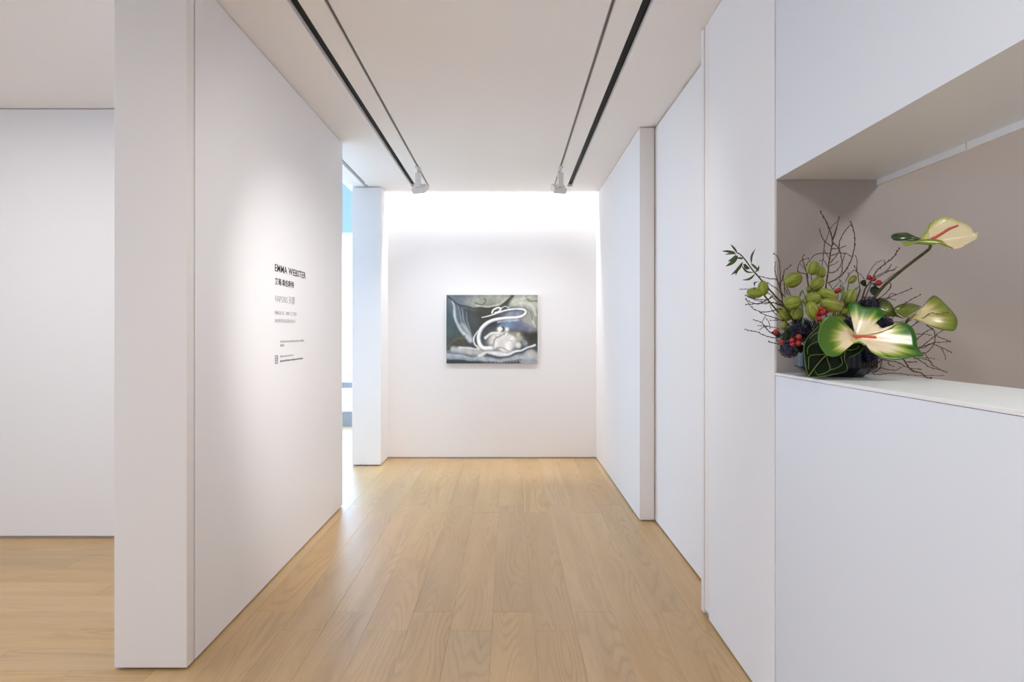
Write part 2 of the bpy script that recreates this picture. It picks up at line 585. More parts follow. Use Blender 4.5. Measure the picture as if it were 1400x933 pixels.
# unseen ceiling panels added as fill light (out of the frame, above and behind the camera)
M_DIFF = plain('diffuser', (.9, .9, .88), .5)
LP = [(-0.6, 0.2), (-0.6, -2.2), (-3.0, 3.1)]
LPP = [27, 27, 22]
LPN = ['first added unseen ceiling fill light above the lobby floor', 'rearmost added unseen ceiling fill light of the lobby', 'added unseen ceiling fill light of the side room left of the sliding wall']
for k, (x, yy) in enumerate(LP):
    p = empty('added_ceiling_light', (x, yy, CEIL))
    tag(p, LPN[k], 'lamp', 'added lobby fill lights')
    bm = bmesh.new()
    for (a_, b_, c_, d_) in ((-.32, .32, -.32, -.29), (-.32, .32, .29, .32), (-.32, -.29, -.29, .29), (.29, .32, -.29, .29)):
        add_box(bm, a_, b_, c_, d_, -.02, 0)
    mesh_obj('frame', bm, M_FIX, p)
    bm = bmesh.new(); add_box(bm, -.29, .29, -.29, .29, -.006, -.001); mesh_obj('diffuser', bm, M_DIFF, p)
    area('glow', (0, 0, -.012), (0, 0, 0), .56, .56, LPP[k], WARM, p)


# track spotlights
def rot_box(name, c, rot, sx, sy, sz, mat, parent, bevel=0.003):
    bm = bmesh.new()
    add_box(bm, -sx / 2, sx / 2, -sy / 2, sy / 2, -sz / 2, sz / 2, bevel)
    o = mesh_obj(name, bm, mat, parent)
    o.location = c
    o.rotation_euler = rot
    return o


M_LENS = emit('lens', (1, .96, .9), 6.0)


def spotlight(x, yy, yaw, tilt, power, size, blend, label, group, col=(1.0, .985, .985)):
    """adapter in the rail, flat upright arm, square flat head tipped down at `tilt` below the horizon"""
    t = empty('track_spotlight', (x, yy, CEIL), (0, 0, yaw))
    tag(t, label, 'spotlight', group)
    rot_box('adapter', (0, 0, -.005), (0, 0, 0), .017, .10, .022, M_FIX, t, .002)
    bm = bmesh.new()
    bmesh.ops.create_cone(bm, cap_ends=True, segments=16, radius1=.011, radius2=.011, depth=.045, matrix=Matrix.Translation((0, 0, -.035)))
    mesh_obj('neck', bm, M_FIX, t, True)
    rot_box('arm', (0, 0, -.122), (0, 0, 0), .052, .028, .135, M_FIX, t)
    hd = empty('head', (0, .045, -.195))
    hd.parent = t
    hd.rotation_euler = (-tilt, 0, 0)        # local +Y is the beam
    # body: square plate with rear housing
    bm = bmesh.new()
    add_box(bm, -.064, .064, -.028, .030, -.060, .060, .006)
    o = mesh_obj('housing', bm, M_FIX, hd)
    bm = bmesh.new()
    bmesh.ops.create_cone(bm, cap_ends=True, segments=24, radius1=.048, radius2=.048, depth=.003, matrix=Matrix.Translation((0, .0315, 0)) @ Matrix.Rotation(PI / 2, 4, 'X'))
    mesh_obj('lens', bm, M_LENS, hd)
    d = bpy.data.lights.new('beam', 'SPOT')
    d.energy = power
    d.spot_size = size
    d.spot_blend = blend
    d.shadow_soft_size = .015
    d.color = col
    lo = bpy.data.objects.new('beam', d)
    link(lo, hd)
    lo.location = (0, .045, 0)
    lo.rotation_euler = (PI / 2, 0, 0)
    return t


XR1, XR2 = sum(R1) / 2, sum(R2) / 2
spotlight(XR1, 6.44, -.30, 1.02, 33, 1.6, 1.0, 'white track spotlight on the left ceiling track near the painting', 'track spotlights aimed at the painting')
spotlight(XR2, 6.44, .30, 1.02, 33, 1.6, 1.0, 'white track spotlight on the right ceiling track near the painting', 'track spotlights aimed at the painting')
# spotlights on the near ends of the tracks, above the frame
spotlight(XR2, 2.30, .62, .52, 205, .95, 1.0, 'white track spotlight aimed at the exhibition text', 'track spotlights near the lobby')
spotlight(XR2, 2.05, .70, .50, 62, 1.3, 1.0, 'added unseen wide-beam track spotlight filling light on the sliding wall', 'track spotlights near the lobby')  # added second spot, evens out the light along the wall
spotlight(XR1, 2.25, -.66, .50, 55, 1.2, 1.0, 'added unseen track spotlight brightening the sliding door', 'track spotlights near the lobby')  # added unseen spot, lifts the door and right wall
# unseen ceiling light added to brighten the reception room and worktop
p = empty('added_reception_light', (2.25, 0.9, CEIL))
tag(p, 'added unseen ceiling light panel brightening the reception room', 'lamp')
bm = bmesh.new()
for (a_, b_, c_, d_) in ((-.32, .32, -.32, -.29), (-.32, .32, .29, .32), (-.32, -.29, -.29, .29), (.29, .32, -.29, .29)):
    add_box(bm, a_, b_, c_, d_, -.02, 0)
mesh_obj('frame', bm, M_FIX, p)
bm = bmesh.new(); add_box(bm, -.29, .29, -.29, .29, -.006, -.001); mesh_obj('diffuser', bm, M_DIFF, p)
area('glow', (0, 0, -.012), (0, 0, 0), .56, .56, 27, WARM, p)

# ------------------------------------------------------------------ exhibition text on the sliding wall
wt = empty('wall_text', (XL + .0004, 3.985, 1.0))
tag(wt, 'black and grey vinyl exhibition lettering on the left sliding wall', 'wall text')


def text_line(name, body, y0, y1, z0, z1, mat, bold=0.0, space=1.0, cap=True):
    """lettering fitted between two ends along the wall and two heights; reads away from the camera"""
    c = bpy.data.curves.new(name, 'FONT')
    c.body = body
    c.size = 1.0
    c.offset = bold
    c.space_character = space
    c.resolution_u = 3
    tmp = bpy.data.objects.new(name, c)
    COL.objects.link(tmp)
    bpy.context.view_layer.update()
    me = bpy.data.meshes.new_from_object(tmp.evaluated_get(bpy.context.evaluated_depsgraph_get()))
    bpy.data.objects.remove(tmp)
    co = np.zeros(len(me.vertices) * 3)
    me.vertices.foreach_get('co', co)
    co = co.reshape(-1, 3)
    lo, hi = co.min(0), co.max(0)
    out = np.zeros_like(co)
    out[:, 0] = 0.0006
    out[:, 1] = y0 + (co[:, 0] - lo[0]) / (hi[0] - lo[0]) * (y1 - y0) - 3.985
    out[:, 2] = z0 + (co[:, 1] - lo[1]) / (hi[1] - lo[1]) * (z1 - z0) - 1.0
    me.vertices.foreach_set('co', out.ravel())
    me.update()
    me.name = name
    me.materials.clear()
    me.materials.append(mat)
    o = link(bpy.data.objects.new(name, me), wt)
    s = o.modifiers.new('thickness', 'SOLIDIFY')
    s.thickness = 0.0004
    s.offset = 0
    return o


text_line('artist_name', 'EMMA WEBSTER', 3.985, 4.589, 1.791, 1.834, M_VINYL_B, .014, 1.08)
text_line('artist_name_chinese', '艾瑪·韋伯斯特', 3.985, 4.339, 1.711, 1.754, M_VINYL_B, .012)
text_line('exhibition_title', 'VAPORS 天體', 3.985, 4.354, 1.609, 1.658, M_VINYL_G, -.012)
text_line('dates', 'MARCH 25 – MAY 17, 2025', 3.985, 4.390, 1.5350, 1.5596, M_VINYL_G, -.004)
text_line('dates_chinese', '2025年3月25日至5月17日', 3.985, 4.360, 1.490, 1.5145, M_VINYL_G, -.004)
text_line('scan_note', 'Scan here for more information about the exhibition', 4.077, 4.556, 1.371, 1.387, M_VINYL_G, 0)
text_line('scan_note_chinese', '掃描查看', 4.077, 4.150, 1.347, 1.362, M_VINYL_G, 0)
text_line('social_handle', '@emmaleewebster', 4.077, 4.333, 1.2800, 1.2965, M_VINYL_G, 0)
text_line('social_tags', '#EmmaWebster #VaporsHongKong', 4.077, 4.532, 1.251, 1.2675, M_VINYL_M, .02)


def ring2d(bm, outer, inner, x=0.0006):
    n = len(outer)
    vo = [bm.verts.new((x, p[0], p[1])) for p in outer]
    vi = [bm.verts.new((x, p[0], p[1])) for p in inner]
    for k in range(n):
        j = (k + 1) % n
        bm.faces.new((vo[k], vo[j], vi[j], vi[k]))


def rrect(cy, cz, h, r, n=6):
    pts = []
    for q, (sy, sz) in enumerate(((1, 1), (-1, 1), (-1, -1), (1, -1))):
        for k in range(n + 1):
            a = PI / 2 * q + PI / 2 * k / n
            pts.append((cy + sy * (h - r) + r * math.cos(a), cz + sz * (h - r) + r * math.sin(a)))
    return pts


bm = bmesh.new()
cy, cz = 4.012 - 3.985, 1.273 - 1.0
ring2d(bm, rrect(cy, cz, .0245, .008), rrect(cy, cz, .0200, .0055))
cir = lambda r, oy=0, oz=0, n=20: [(cy + oy + r * math.cos(2 * PI * k / n), cz + oz + r * math.sin(2 * PI * k / n)) for k in range(n)]
ring2d(bm, cir(.0125), cir(.0085))
bm.faces.new([bm.verts.new((.0006, p[0], p[1])) for p in cir(.003, .013, .013, 10)])
o = mesh_obj('social_icon', bm, M_VINYL_B, wt)
o.modifiers.new('thickness', 'SOLIDIFY').thickness = 0.0004

# ------------------------------------------------------------------ the painting
PX0, PX1 = P(610.3, 0, 7.68).x, P(735.0, 0, 7.68).x
PZ1, PZ0 = P(0, 403.4, 7.68).z, P(0, 497.2, 7.68).z
pt = empty('painting', ((PX0 + PX1) / 2, 7.72, (PZ0 + PZ1) / 2))
tag(pt, 'unframed oil painting in slate and cream with a looping white swan-like form', 'painting')
NX, NY = 260, 196
gx, gy = np.meshgrid(np.linspace(135, 967, NX), np.linspace(155, 780, NY))
img = np.zeros((NY, NX, 3))
img[:] = srgb(72, 82, 88)
# slow turbulence used to bend the paint
def turb(seed, s):
    r = np.random.default_rng(seed)
    out = np.zeros_like(gx)
    for k in range(8):
        a, ph = r.uniform(0, 2 * PI), r.uniform(0, 2 * PI)
        f = s * (1 + .5 * k)
        out += np.sin((gx * math.cos(a) + gy * math.sin(a)) * f + ph) / (1 + .5 * k)
    return out
T1, T2 = turb(1, .011), turb(2, .013)
wx, wy = gx + 7 * T1, gy + 7 * T2


def blob(x, y, rx, ry, col, a=.93, rot=0.0, hard=3.2):
    c, s = math.cos(rot), math.sin(rot)
    dx, dy = wx - x, wy - y
    d = ((dx * c + dy * s) / rx) ** 2 + ((-dx * s + dy * c) / ry) ** 2
    k = a / (1 + d ** hard)
    img[:] = img * (1 - k[..., None]) + np.array(srgb(*col)) * k[..., None]


def crom(pts, n=14):
    pts = [np.array(p, float) for p in pts]
    pts = [2 * pts[0] - pts[1]] + pts + [2 * pts[-1] - pts[-2]]
    out = []
    for i in range(1, len(pts) - 2):
        p0, p1, p2, p3 = pts[i - 1:i + 3]
        for k in range(n):
            t = k / n
            out.append(.5 * (2 * p1 + (p2 - p0) * t + (2 * p0 - 5 * p1 + 4 * p2 - p3) * t * t + (3 * p1 - p0 - 3 * p2 + p3) * t ** 3))
    out.append(pts[-2])
    return np.array(out)


def stroke(pts, w, col, a=.95, soft=.35, w1=None, side=0.0, warp=True):
    c = crom(pts)
    X, Y_ = (wx, wy) if warp else (gx, gy)
    best = np.full(gx.shape, 1e9)
    n = len(c)
    for i, p in enumerate(c):
        t = i / (n - 1)
        ww = w + ((w1 if w1 is not None else w) - w) * t
        d = np.hypot(X - p[0], Y_ - p[1]) / max(ww, .5)
        best = np.minimum(best, d)
    k = a * np.clip((1 + soft - best) / (2 * soft), 0, 1)
    img[:] = img * (1 - k[..., None]) + np.array(srgb(*col)) * k[..., None]


blob(170, 420, 80, 220, (82, 102, 106))
blob(330, 200, 150, 60, (108, 118, 136))
blob(520, 215, 200, 70, (160, 164, 152))
blob(850, 230, 190, 95, (176, 180, 166))
blob(920, 400, 75, 110, (158, 156, 146))
blob(500, 345, 130, 95, (78, 77, 70))
blob(600, 430, 110, 60, (66, 64, 60))
blob(370, 400, 70, 110, (86, 94, 92), .8)
blob(700, 300, 140, 45, (72, 70, 66), .7)
blob(740, 355, 105, 60, (138, 148, 170))
blob(820, 440, 120, 42, (112, 120, 146))
blob(680, 430, 65, 34, (118, 142, 172))
blob(900, 380, 60, 60, (160, 158, 148), .9)
blob(850, 545, 170, 52, (72, 70, 62))
blob(540, 500, 70, 60, (74, 84, 92), .8)
blob(260, 580, 110, 60, (92, 92, 82), .8)
blob(180, 640, 70, 50, (78, 84, 78), .8)
# left wing
stroke([(170, 180), (230, 300), (300, 430), (350, 560)], 58, (112, 126, 136), .8, .5, 30)
stroke([(180, 200), (215, 350), (270, 480), (350, 575)], 9, (178, 190, 198), .9, .6, 16)
for k in range(7):
    stroke([(200 + 24 * k, 200 + 22 * k), (250 + 19 * k, 330 + 18 * k), (310 + 11 * k, 470 + 10 * k)], 4, (150, 165, 172) if k % 2 else (70, 84, 92), .7, .7)
stroke([(300, 440), (335, 500), (360, 560)], 22, (176, 178, 176), .8, .7, 14)
# drapery lines
for pts, w, c in (([(150, 165), (250, 235), (380, 260), (520, 275), (650, 240), (730, 160)], 9, (58, 60, 64)),
                  ([(400, 210), (470, 235), (505, 205), (490, 185)], 5, (92, 94, 90)),
                  ([(420, 240), (540, 255), (650, 225), (720, 165)], 6, (188, 190, 176)),
                  ([(735, 160), (690, 225), (650, 262)], 14, (54, 54, 58)),
                  ([(760, 240), (840, 225), (930, 255), (960, 330)], 12, (190, 192, 182)),
                  ([(860, 170), (900, 205), (965, 205)], 8, (112, 118, 106)),
                  ([(740, 215), (820, 185), (900, 165)], 9, (186, 188, 172)),
                  ([(880, 290), (925, 360), (950, 450)], 8, (180, 182, 172)),
                  ([(850, 260), (905, 310), (930, 380)], 6, (122, 126, 122)),
                  ([(135, 640), (220, 560), (300, 540)], 10, (110, 106, 88)),
                  ([(600, 400), (700, 385), (800, 390)], 8, (170, 182, 200)),
                  ([(770, 395), (840, 400), (930, 470)], 8, (122, 128, 156)),
                  ([(780, 350), (770, 390), (700, 400)], 6, (176, 184, 196))):
    stroke(pts, w, c, .8, .7)
# ground
stroke([(135, 700), (350, 705), (600, 735), (967, 720)], 34, (168, 174, 180), .9, .6)
stroke([(135, 672), (260, 685), (400, 712)], 9, (104, 122, 140), .8, .6)
stroke([(135, 728), (400, 742), (700, 752)], 10, (150, 162, 176), .8, .6)
stroke([(135, 765), (400, 768), (780, 765)], 12, (62, 72, 88), .9, .5)
stroke([(300, 752), (600, 752), (820, 745)], 5, (60, 56, 52), .8, .5)
stroke([(820, 765), (967, 762)], 14, (158, 166, 172), .8, .6)
blob(910, 690, 60, 34, (186, 186, 182), .8)
# left low wing
stroke([(195, 645), (300, 655), (420, 665), (500, 650)], 20, (178, 180, 180), .9, .6, 22)
stroke([(250, 632), (360, 636), (450, 640)], 9, (208, 206, 200), .9, .6)
stroke([(330, 690), (430, 702)], 6, (128, 112, 80), .8, .6)
# body and flowers
blob(660, 590, 120, 82, (204, 204, 202), .95, 0, 4)
blob(600, 560, 80, 50, (216, 212, 204), .8, -.4, 3)
blob(770, 520, 60, 34, (150, 148, 136), .8)
blob(810, 560, 40, 26, (176, 174, 162), .7)
for (x, y_, r, c) in ((615, 468, 24, (232, 230, 224)), (680, 475, 20, (220, 216, 208)), (800, 520, 18, (178, 176, 160)), (790, 615, 22, (216, 214, 208)), (740, 560, 26, (224, 222, 216)), (700, 620, 36, (228, 226, 222)), (640, 640, 30, (208, 204, 198)), (850, 600, 26, (140, 148, 156))):
    blob(x, y_, r, r, c, .95, 0, 3)
for k in range(12):
    a = -2.6 + .22 * k
    stroke([(650 + 40 * math.cos(a), 590 + 30 * math.sin(a)), (650 + 100 * math.cos(a), 590 + 75 * math.sin(a))], 3, (150, 150, 150) if k % 2 else (240, 238, 232), .6, .8)
stroke([(640, 450), (655, 475), (640, 495)], 8, (70, 72, 84), .8, .6)
stroke([(490, 550), (540, 520), (610, 500)], 10, (224, 222, 218), .9, .5)
stroke([(560, 610), (590, 560), (660, 520)], 7, (104, 108, 116), .7, .7)
stroke([(590, 650), (640, 640), (700, 655)], 5, (120, 112, 104), .6, .7)
# lower neck sweep and tail
stroke([(500, 690), (600, 705), (760, 690), (900, 645)], 20, (70, 80, 92), .75, .5, 8)
stroke([(530, 675), (640, 688), (780, 668), (950, 615)], 15, (214, 218, 222), .95, .4, 8)
stroke([(440, 700), (500, 675), (560, 640), (640, 560)], 13, (216, 216, 214), .9, .5)
# neck
neck = [(545, 640), (475, 640), (438, 600), (430, 530), (462, 452), (545, 392), (660, 368), (790, 358), (850, 332), (856, 298), (800, 284), (700, 292), (610, 318), (535, 345), (462, 362)]
stroke(neck, 27, (66, 70, 76), .7, .4, 6, warp=False)
stroke(neck, 22, (176, 180, 184), .95, .3, 4, warp=False)
stroke([(p[0] - 3, p[1] - 3) for p in neck], 13, (236, 236, 234), .97, .45, 2.5, warp=False)
stroke([(430, 640), (392, 600), (386, 545), (425, 480)], 9, (206, 210, 212), .9, .5, 5, warp=False)
stroke([(550, 320), (565, 290), (605, 272), (632, 280), (610, 308), (580, 318)], 6.5, (228, 230, 230), .95, .4, warp=False)
stroke([(640, 275), (672, 260), (705, 274)], 5, (190, 192, 190), .9, .5, warp=False)
# dry-brush variation and firmer darks
bt = turb(5, .04) * .045 + turb(6, .09) * .02 + rng.normal(0, .04, (NY, NX))
img = img * (1 + bt[..., None])
lum = img.mean(2, keepdims=True)
img = np.clip(img * (0.66 + 0.56 * np.clip(lum / .42, 0, 1)), 0, 1)
hw, hh, th = (PX1 - PX0) / 2, (PZ1 - PZ0) / 2, .038
vs, fs = [], []
for j in range(NY):
    for i in range(NX):
        vs.append((-hw + 2 * hw * i / (NX - 1), -th - .0015, hh - 2 * hh * j / (NY - 1)))
for j in range(NY - 1):
    for i in range(NX - 1):
        a = j * NX + i
        fs.append((a, a + NX, a + NX + 1, a + 1))
me = bpy.data.meshes.new('painted_surface')
me.from_pydata(vs, [], fs)
ca = me.color_attributes.new('col', 'FLOAT_COLOR', 'POINT')
rgba = np.ones((NY * NX, 4), dtype=np.float32)
rgba[:, :3] = img.reshape(-1, 3)
ca.data.foreach_set('color', rgba.ravel())
me.materials.append(M_CANVAS)
link(bpy.data.objects.new('painted_surface', me), pt)
bm = bmesh.new()
add_box(bm, -hw, hw, -th, .0, -hh, hh)
mesh_obj('stretched_canvas', bm, plain('canvas_edge', (.55, .54, .52), .8), pt)

# ------------------------------------------------------------------ reception counter
CZ = 1.285
ct = empty('reception_counter', (1.0, 1.0, 0))
tag(ct, 'white built-in reception counter with a pale worktop in the wall hatch', 'counter')
bm = bmesh.new(); add_box(bm, -.002, .375, -3.5, 1.548, 0.0, CZ - .0115); mesh_obj('front_panel', bm, M_COUNTER, ct)
bm = bmesh.new(); add_box(bm, -.001, .380, -3.5, 1.549, CZ - .010, CZ, .0008); mesh_obj('worktop', bm, M_TOP, ct)
bm = bmesh.new(); add_box(bm, -.005, -.001, -3.5, 1.549, CZ - .010, CZ - .0005, .0008); mesh_obj('edge_strip', bm, M_LIP, ct)

# ------------------------------------------------------------------ flower arrangement
VC = Vector((1.136, 2.375, CZ))


def local(o, parent):
    o.parent = parent
    return o


# ribbed octagonal bowl
vase = empty('vase', VC)
tag(vase, 'dark navy ribbed faceted bowl vase holding the flowers on the counter', 'vase')
M_VASE = plain('vase_glaze', (0.006, 0.007, 0.014), 0.3, 0.4)
bm = bmesh.new()
NF, RIB = 8, 12
prof = [(.070, .0), (.083, .001), (.122, .030), (.124, .034), (.124, .098), (.121, .100), (.116, .099), (.114, .04), (.08, .012), (.0, .012)]
rings = []
for (r, z) in prof:
    ring = []
    for f in range(NF):
        a0 = math.radians(168 + 45 * f)
        n = Vector((math.cos(a0), math.sin(a0)))
        t = Vector((-n.y, n.x))
        for q in range(RIB):
            s = (q / RIB - .5) * 2 * math.tan(PI / 8)
            rib = -.0014 if (q % 2 and .02 < z < .099 and r > .115) else 0.0
            p = n * (r + rib) * .985 + t * (r * s)
            ring.append(bm.verts.new((p.x, p.y, z)))
    rings.append(ring)
for a_, b_ in zip(rings[:-1], rings[1:]):
    n = len(a_)
    for k in range(n):
        j = (k + 1) % n
        try:
            bm.faces.new((a_[k], a_[j], b_[j], b_[k]))
        except ValueError:
            pass
bm.faces.new(rings[0])
bmesh.ops.remove_doubles(bm, verts=bm.verts, dist=1e-5)
mesh_obj('bowl', bm, M_VASE, vase)


# --- geometry makers for plants ---
def smooth_path(pts, n=5):
    return [Vector(p) for p in crom([tuple(p) for p in pts], n)]


def tube(bm, pts, r0, r1=None, seg=6, cap=True):
    r1 = r0 if r1 is None else r1
    n = len(pts)
    prev = None
    up = Vector((0.31, -.9, .3))
    first = last = None
    for i, p in enumerate(pts):
        d = (pts[min(i + 1, n - 1)] - pts[max(i - 1, 0)])
        if d.length < 1e-7:
            d = Vector((0, 0, 1))
        d.normalize()
        a = d.cross(up)
        if a.length < 1e-3:
            a = d.cross(Vector((1, 0, 0)))
        a.normalize()
        b = d.cross(a).normalized()
        r = r0 + (r1 - r0) * i / max(n - 1, 1)
        ring = [bm.verts.new(p + a * (r * math.cos(2 * PI * k / seg)) + b * (r * math.sin(2 * PI * k / seg))) for k in range(seg)]
        if prev:
            for k in range(seg):
                j = (k + 1) % seg
                bm.faces.new((prev[k], prev[j], ring[j], ring[k]))
        else:
            first = ring
        prev = ring
    if cap:
        bm.faces.new(first)
        bm.faces.new(prev)


def bud(bm, p, r):
    m_ = Matrix.Translation(p) @ Matrix.Diagonal((r, r, r * 1.3, 1))
    bmesh.ops.create_icosphere(bm, subdivisions=1, radius=1.0, matrix=m_)


class Crop:
    """pixel reader for an enlarged view of the photograph: origin and scale of the view"""
    def __init__(self, ox, oy, s):
        self.ox, self.oy, self.s = ox, oy, s

    def at(self, x, y_, Y):
        return P(self.ox + x / self.s, self.oy + y_ / self.s, Y)


C1 = Crop(980, 330, 10.37)
C2 = Crop(1060, 350, 9.333)
C3 = Crop(1010, 400, 7.467)
C4 = Crop(1085, 405, 7.368)
C5 = Crop(1100, 280, 7.771)
C6 = Crop(1205, 285, 9.655)
C7 = Crop(1190, 380, 6.223)
HEART = Vector((VC.x, VC.y, CZ + .07))          # where stems meet inside the bowl


def noise_mat(name, c1, c2, scale, rough, spec, stretch=(1, 1, 1), lo=.35, hi=.65, sss=0.0):
    m, nt, b = new_mat(name)
    tc = nt.nodes.new('ShaderNodeTexCoord')
    mp = nt.nodes.new('ShaderNodeMapping')
    mp.inputs['Scale'].default_value = stretch
    n = nt.nodes.new('ShaderNodeTexNoise')
    n.inputs['Scale'].default_value = scale
    n.inputs['Detail'].default_value = 3
    r = nt.nodes.new('ShaderNodeMapRange')
    r.inputs[1].default_value, r.inputs[2].default_value = lo, hi
    mx = nt.nodes.new('ShaderNodeMix'); mx.data_type = 'RGBA'
    mx.inputs[6].default_value = (*c1, 1)
    mx.inputs[7].default_value = (*c2, 1)
    L = nt.links.new
    L(tc.outputs['Object'], mp.inputs[0]); L(mp.outputs[0], n.inputs['Vector'])
    L(n.outputs['Fac'], r.inputs[0]); L(r.outputs[0], mx.inputs[0]); L(mx.outputs[2], b.inputs['Base Color'])
    b.inputs['Roughness'].default_value = rough
    b.inputs['Specular IOR Level'].default_value = spec
    return m


M_TWIG = noise_mat('twig_bark', srgb(104, 78, 58), srgb(76, 54, 42), 80, .8, .2)
M_STEM = noise_mat('green_stem', srgb(88, 104, 36), srgb(70, 76, 30), 60, .5, .4)
M_STEMD = noise_mat('olive_stem', srgb(74, 80, 34), srgb(56, 50, 24), 60, .5, .4)
M_POD = vcol_mat('pod_skin', .55, .35)
M_LEAF = noise_mat('green_leaf', srgb(52, 78, 32), srgb(82, 102, 50), 40, .45, .4)
M_LEAFD = noise_mat('dark_leaf', srgb(16, 34, 18), srgb(26, 48, 24), 30, .35, .45)
M_VEIN = plain('leaf_vein', srgb(112, 134, 62), .45, .4)
M_BERRY = noise_mat('red_berry', srgb(176, 36, 38), srgb(136, 22, 30), 60, .3, .5)
M_SPADIX = noise_mat('spadix', srgb(228, 118, 88), srgb(214, 96, 76), 300, .6, .3)
M_FLORET = noise_mat('navy_floret', srgb(36, 34, 66), srgb(20, 20, 40), 90, .5, .35)
M_FLORET2 = noise_mat('plum_floret', srgb(70, 60, 88), srgb(40, 34, 56), 90, .5, .35)

# --- dry twigs ---
def twig_branch(label, crop_lines, root=None):
    """crop_lines: list of (crop, points, y_start, y_end, radius)"""
    bm = bmesh.new()
    origin = None
    for (cr, pts, ya, yb, r) in crop_lines:
        n = len(pts)
        wpts = [cr.at(x, y_, ya + (yb - ya) * i / (n - 1) + random.uniform(-.004, .004)) for i, (x, y_) in enumerate(pts)]
        for w in wpts:                                   # keep clear of the wall behind and the worktop
            w.y = min(w.y, 2.54)
            w.z = max(w.z, CZ + .004) if w.x > .99 else w.z
        if origin is None:
            origin = wpts[0].copy()
        sp = smooth_path(wpts, 5)
        for i in range(1, len(sp) - 1):
            sp[i] += Vector((random.uniform(-1, 1), random.uniform(-1, 1), random.uniform(-1, 1))) * .0010
        tube(bm, sp, r, r * .62, 5)
        for i in range(2, len(sp), 3):
            bud(bm, sp[i] + Vector((random.uniform(-1, 1), -.3, random.uniform(-1, 1))) * r * .7, r * random.uniform(1.0, 1.35))
        bud(bm, sp[-1], r * 1.15)
    if root is not None:
        tube(bm, smooth_path([origin, (origin + root) / 2 + Vector((0, 0, .005)), root], 4), .0026, .0026, 5)
    for v in bm.verts:
        v.co -= origin
    o = mesh_obj('dry_branch', bm, M_TWIG, None, True)
    o.location = origin
    tag(o, label, 'branch', 'dry twigs in the vase')
    return o


R_, r_m, r_s = .0026, .0017, .0013
up = [([(225, 890), (245, 760), (262, 600), (285, 460), (297, 380), (265, 260), (225, 170), (170, 75)], R_),
      ([(297, 380), (330, 300), (345, 230), (368, 130)], r_m),
      ([(300, 360), (322, 290), (340, 230)], r_s),
      ([(220, 390), (240, 350), (270, 262), (345, 178)], r_s),
      ([(283, 440), (215, 390), (180, 330), (158, 260)], r_m),
      ([(215, 390), (205, 480), (195, 560), (185, 650)], r_m),
      ([(205, 480), (240, 540), (262, 575)], r_s),
      ([(275, 545), (350, 520), (430, 515), (490, 545)], r_m),
      ([(272, 520), (180, 515), (110, 535), (70, 570), (20, 640)], r_m),
      ([(290, 470), (360, 465), (435, 440)], r_m),
      ([(298, 395), (370, 480), (395, 590), (400, 680), (380, 750), (340, 790), (255, 830)], r_m),
      ([(365, 470), (370, 400), (400, 330), (440, 265), (490, 215)], r_m),
      ([(268, 620), (340, 540), (372, 470)], r_m),
      ([(250, 832), (370, 770), (440, 690), (490, 600), (525, 490), (535, 380), (515, 250), (490, 185)], R_ * .9),
      ([(262, 650), (320, 630), (355, 600)], r_s),
      ([(250, 715), (310, 718), (370, 670), (410, 580), (425, 520)], r_m),
      ([(250, 665), (200, 590), (160, 600)], r_s)]
twig_branch('tall upright dry twig branch rising above the green pods', [(C5, p, 2.42, 2.42 + random.uniform(-.05, .05), r) for p, r in up], HEART + Vector((-.01, .04, 0)))
mid = [([(590, 900), (575, 800), (560, 720), (530, 650)], r_m), ([(555, 720), (557, 590), (535, 540)], r_s),
       ([(430, 830), (470, 750), (520, 700), (560, 715), (620, 770), (650, 820)], r_s), ([(470, 760), (463, 725)], r_s),
       ([(360, 790), (410, 840)], r_s), ([(300, 900), (380, 810)], r_s), ([(255, 830), (300, 900)], r_s)]
twig_branch('short forked dry twig between the upright branch and the red berries', [(C5, p, 2.40, 2.40 + random.uniform(-.04, .04), r) for p, r in mid], HEART + Vector((.03, .03, 0)))
mr = [([(640, 900), (690, 830), (730, 770), (770, 700), (850, 630), (920, 580), (970, 520), (1003, 465)], R_ * .9), ([(850, 630), (848, 590)], r_s),
      ([(650, 850), (660, 780), (700, 700), (760, 620), (820, 595)], r_s),
      ([(740, 770), (860, 710), (920, 640)], r_m), ([(860, 710), (940, 690), (985, 660)], r_s),
      ([(780, 860), (830, 830), (930, 750), (1000, 705)], r_s), ([(770, 780), (880, 715), (960, 690)], r_s),
      ([(870, 930), (920, 870), (905, 835)], r_s)]
twig_branch('slanting dry twig beside the stem of the tallest anthurium', [(C5, p, 2.38, 2.38 + random.uniform(-.05, .02), r) for p, r in mr], HEART + Vector((.05, .02, 0)))
ru = [([(-10, 230), (80, 170), (150, 110), (175, 70), (165, 40)], r_m), ([(20, 230), (120, 190), (200, 150), (280, 120), (350, 90)], r_m),
      ([(170, 300), (210, 260), (290, 220), (360, 180), (425, 145)], r_m), ([(30, 190), (130, 172), (215, 190)], r_s),
      ([(150, 400), (230, 290), (300, 230)], r_s), ([(150, 170), (175, 135), (210, 140)], r_s)]
twig_branch('thin dry twig pointing right above the lower green anthurium', [(C7, p, 2.34, 2.28 + random.uniform(-.03, .03), r) for p, r in ru], HEART + Vector((.06, 0, 0)))
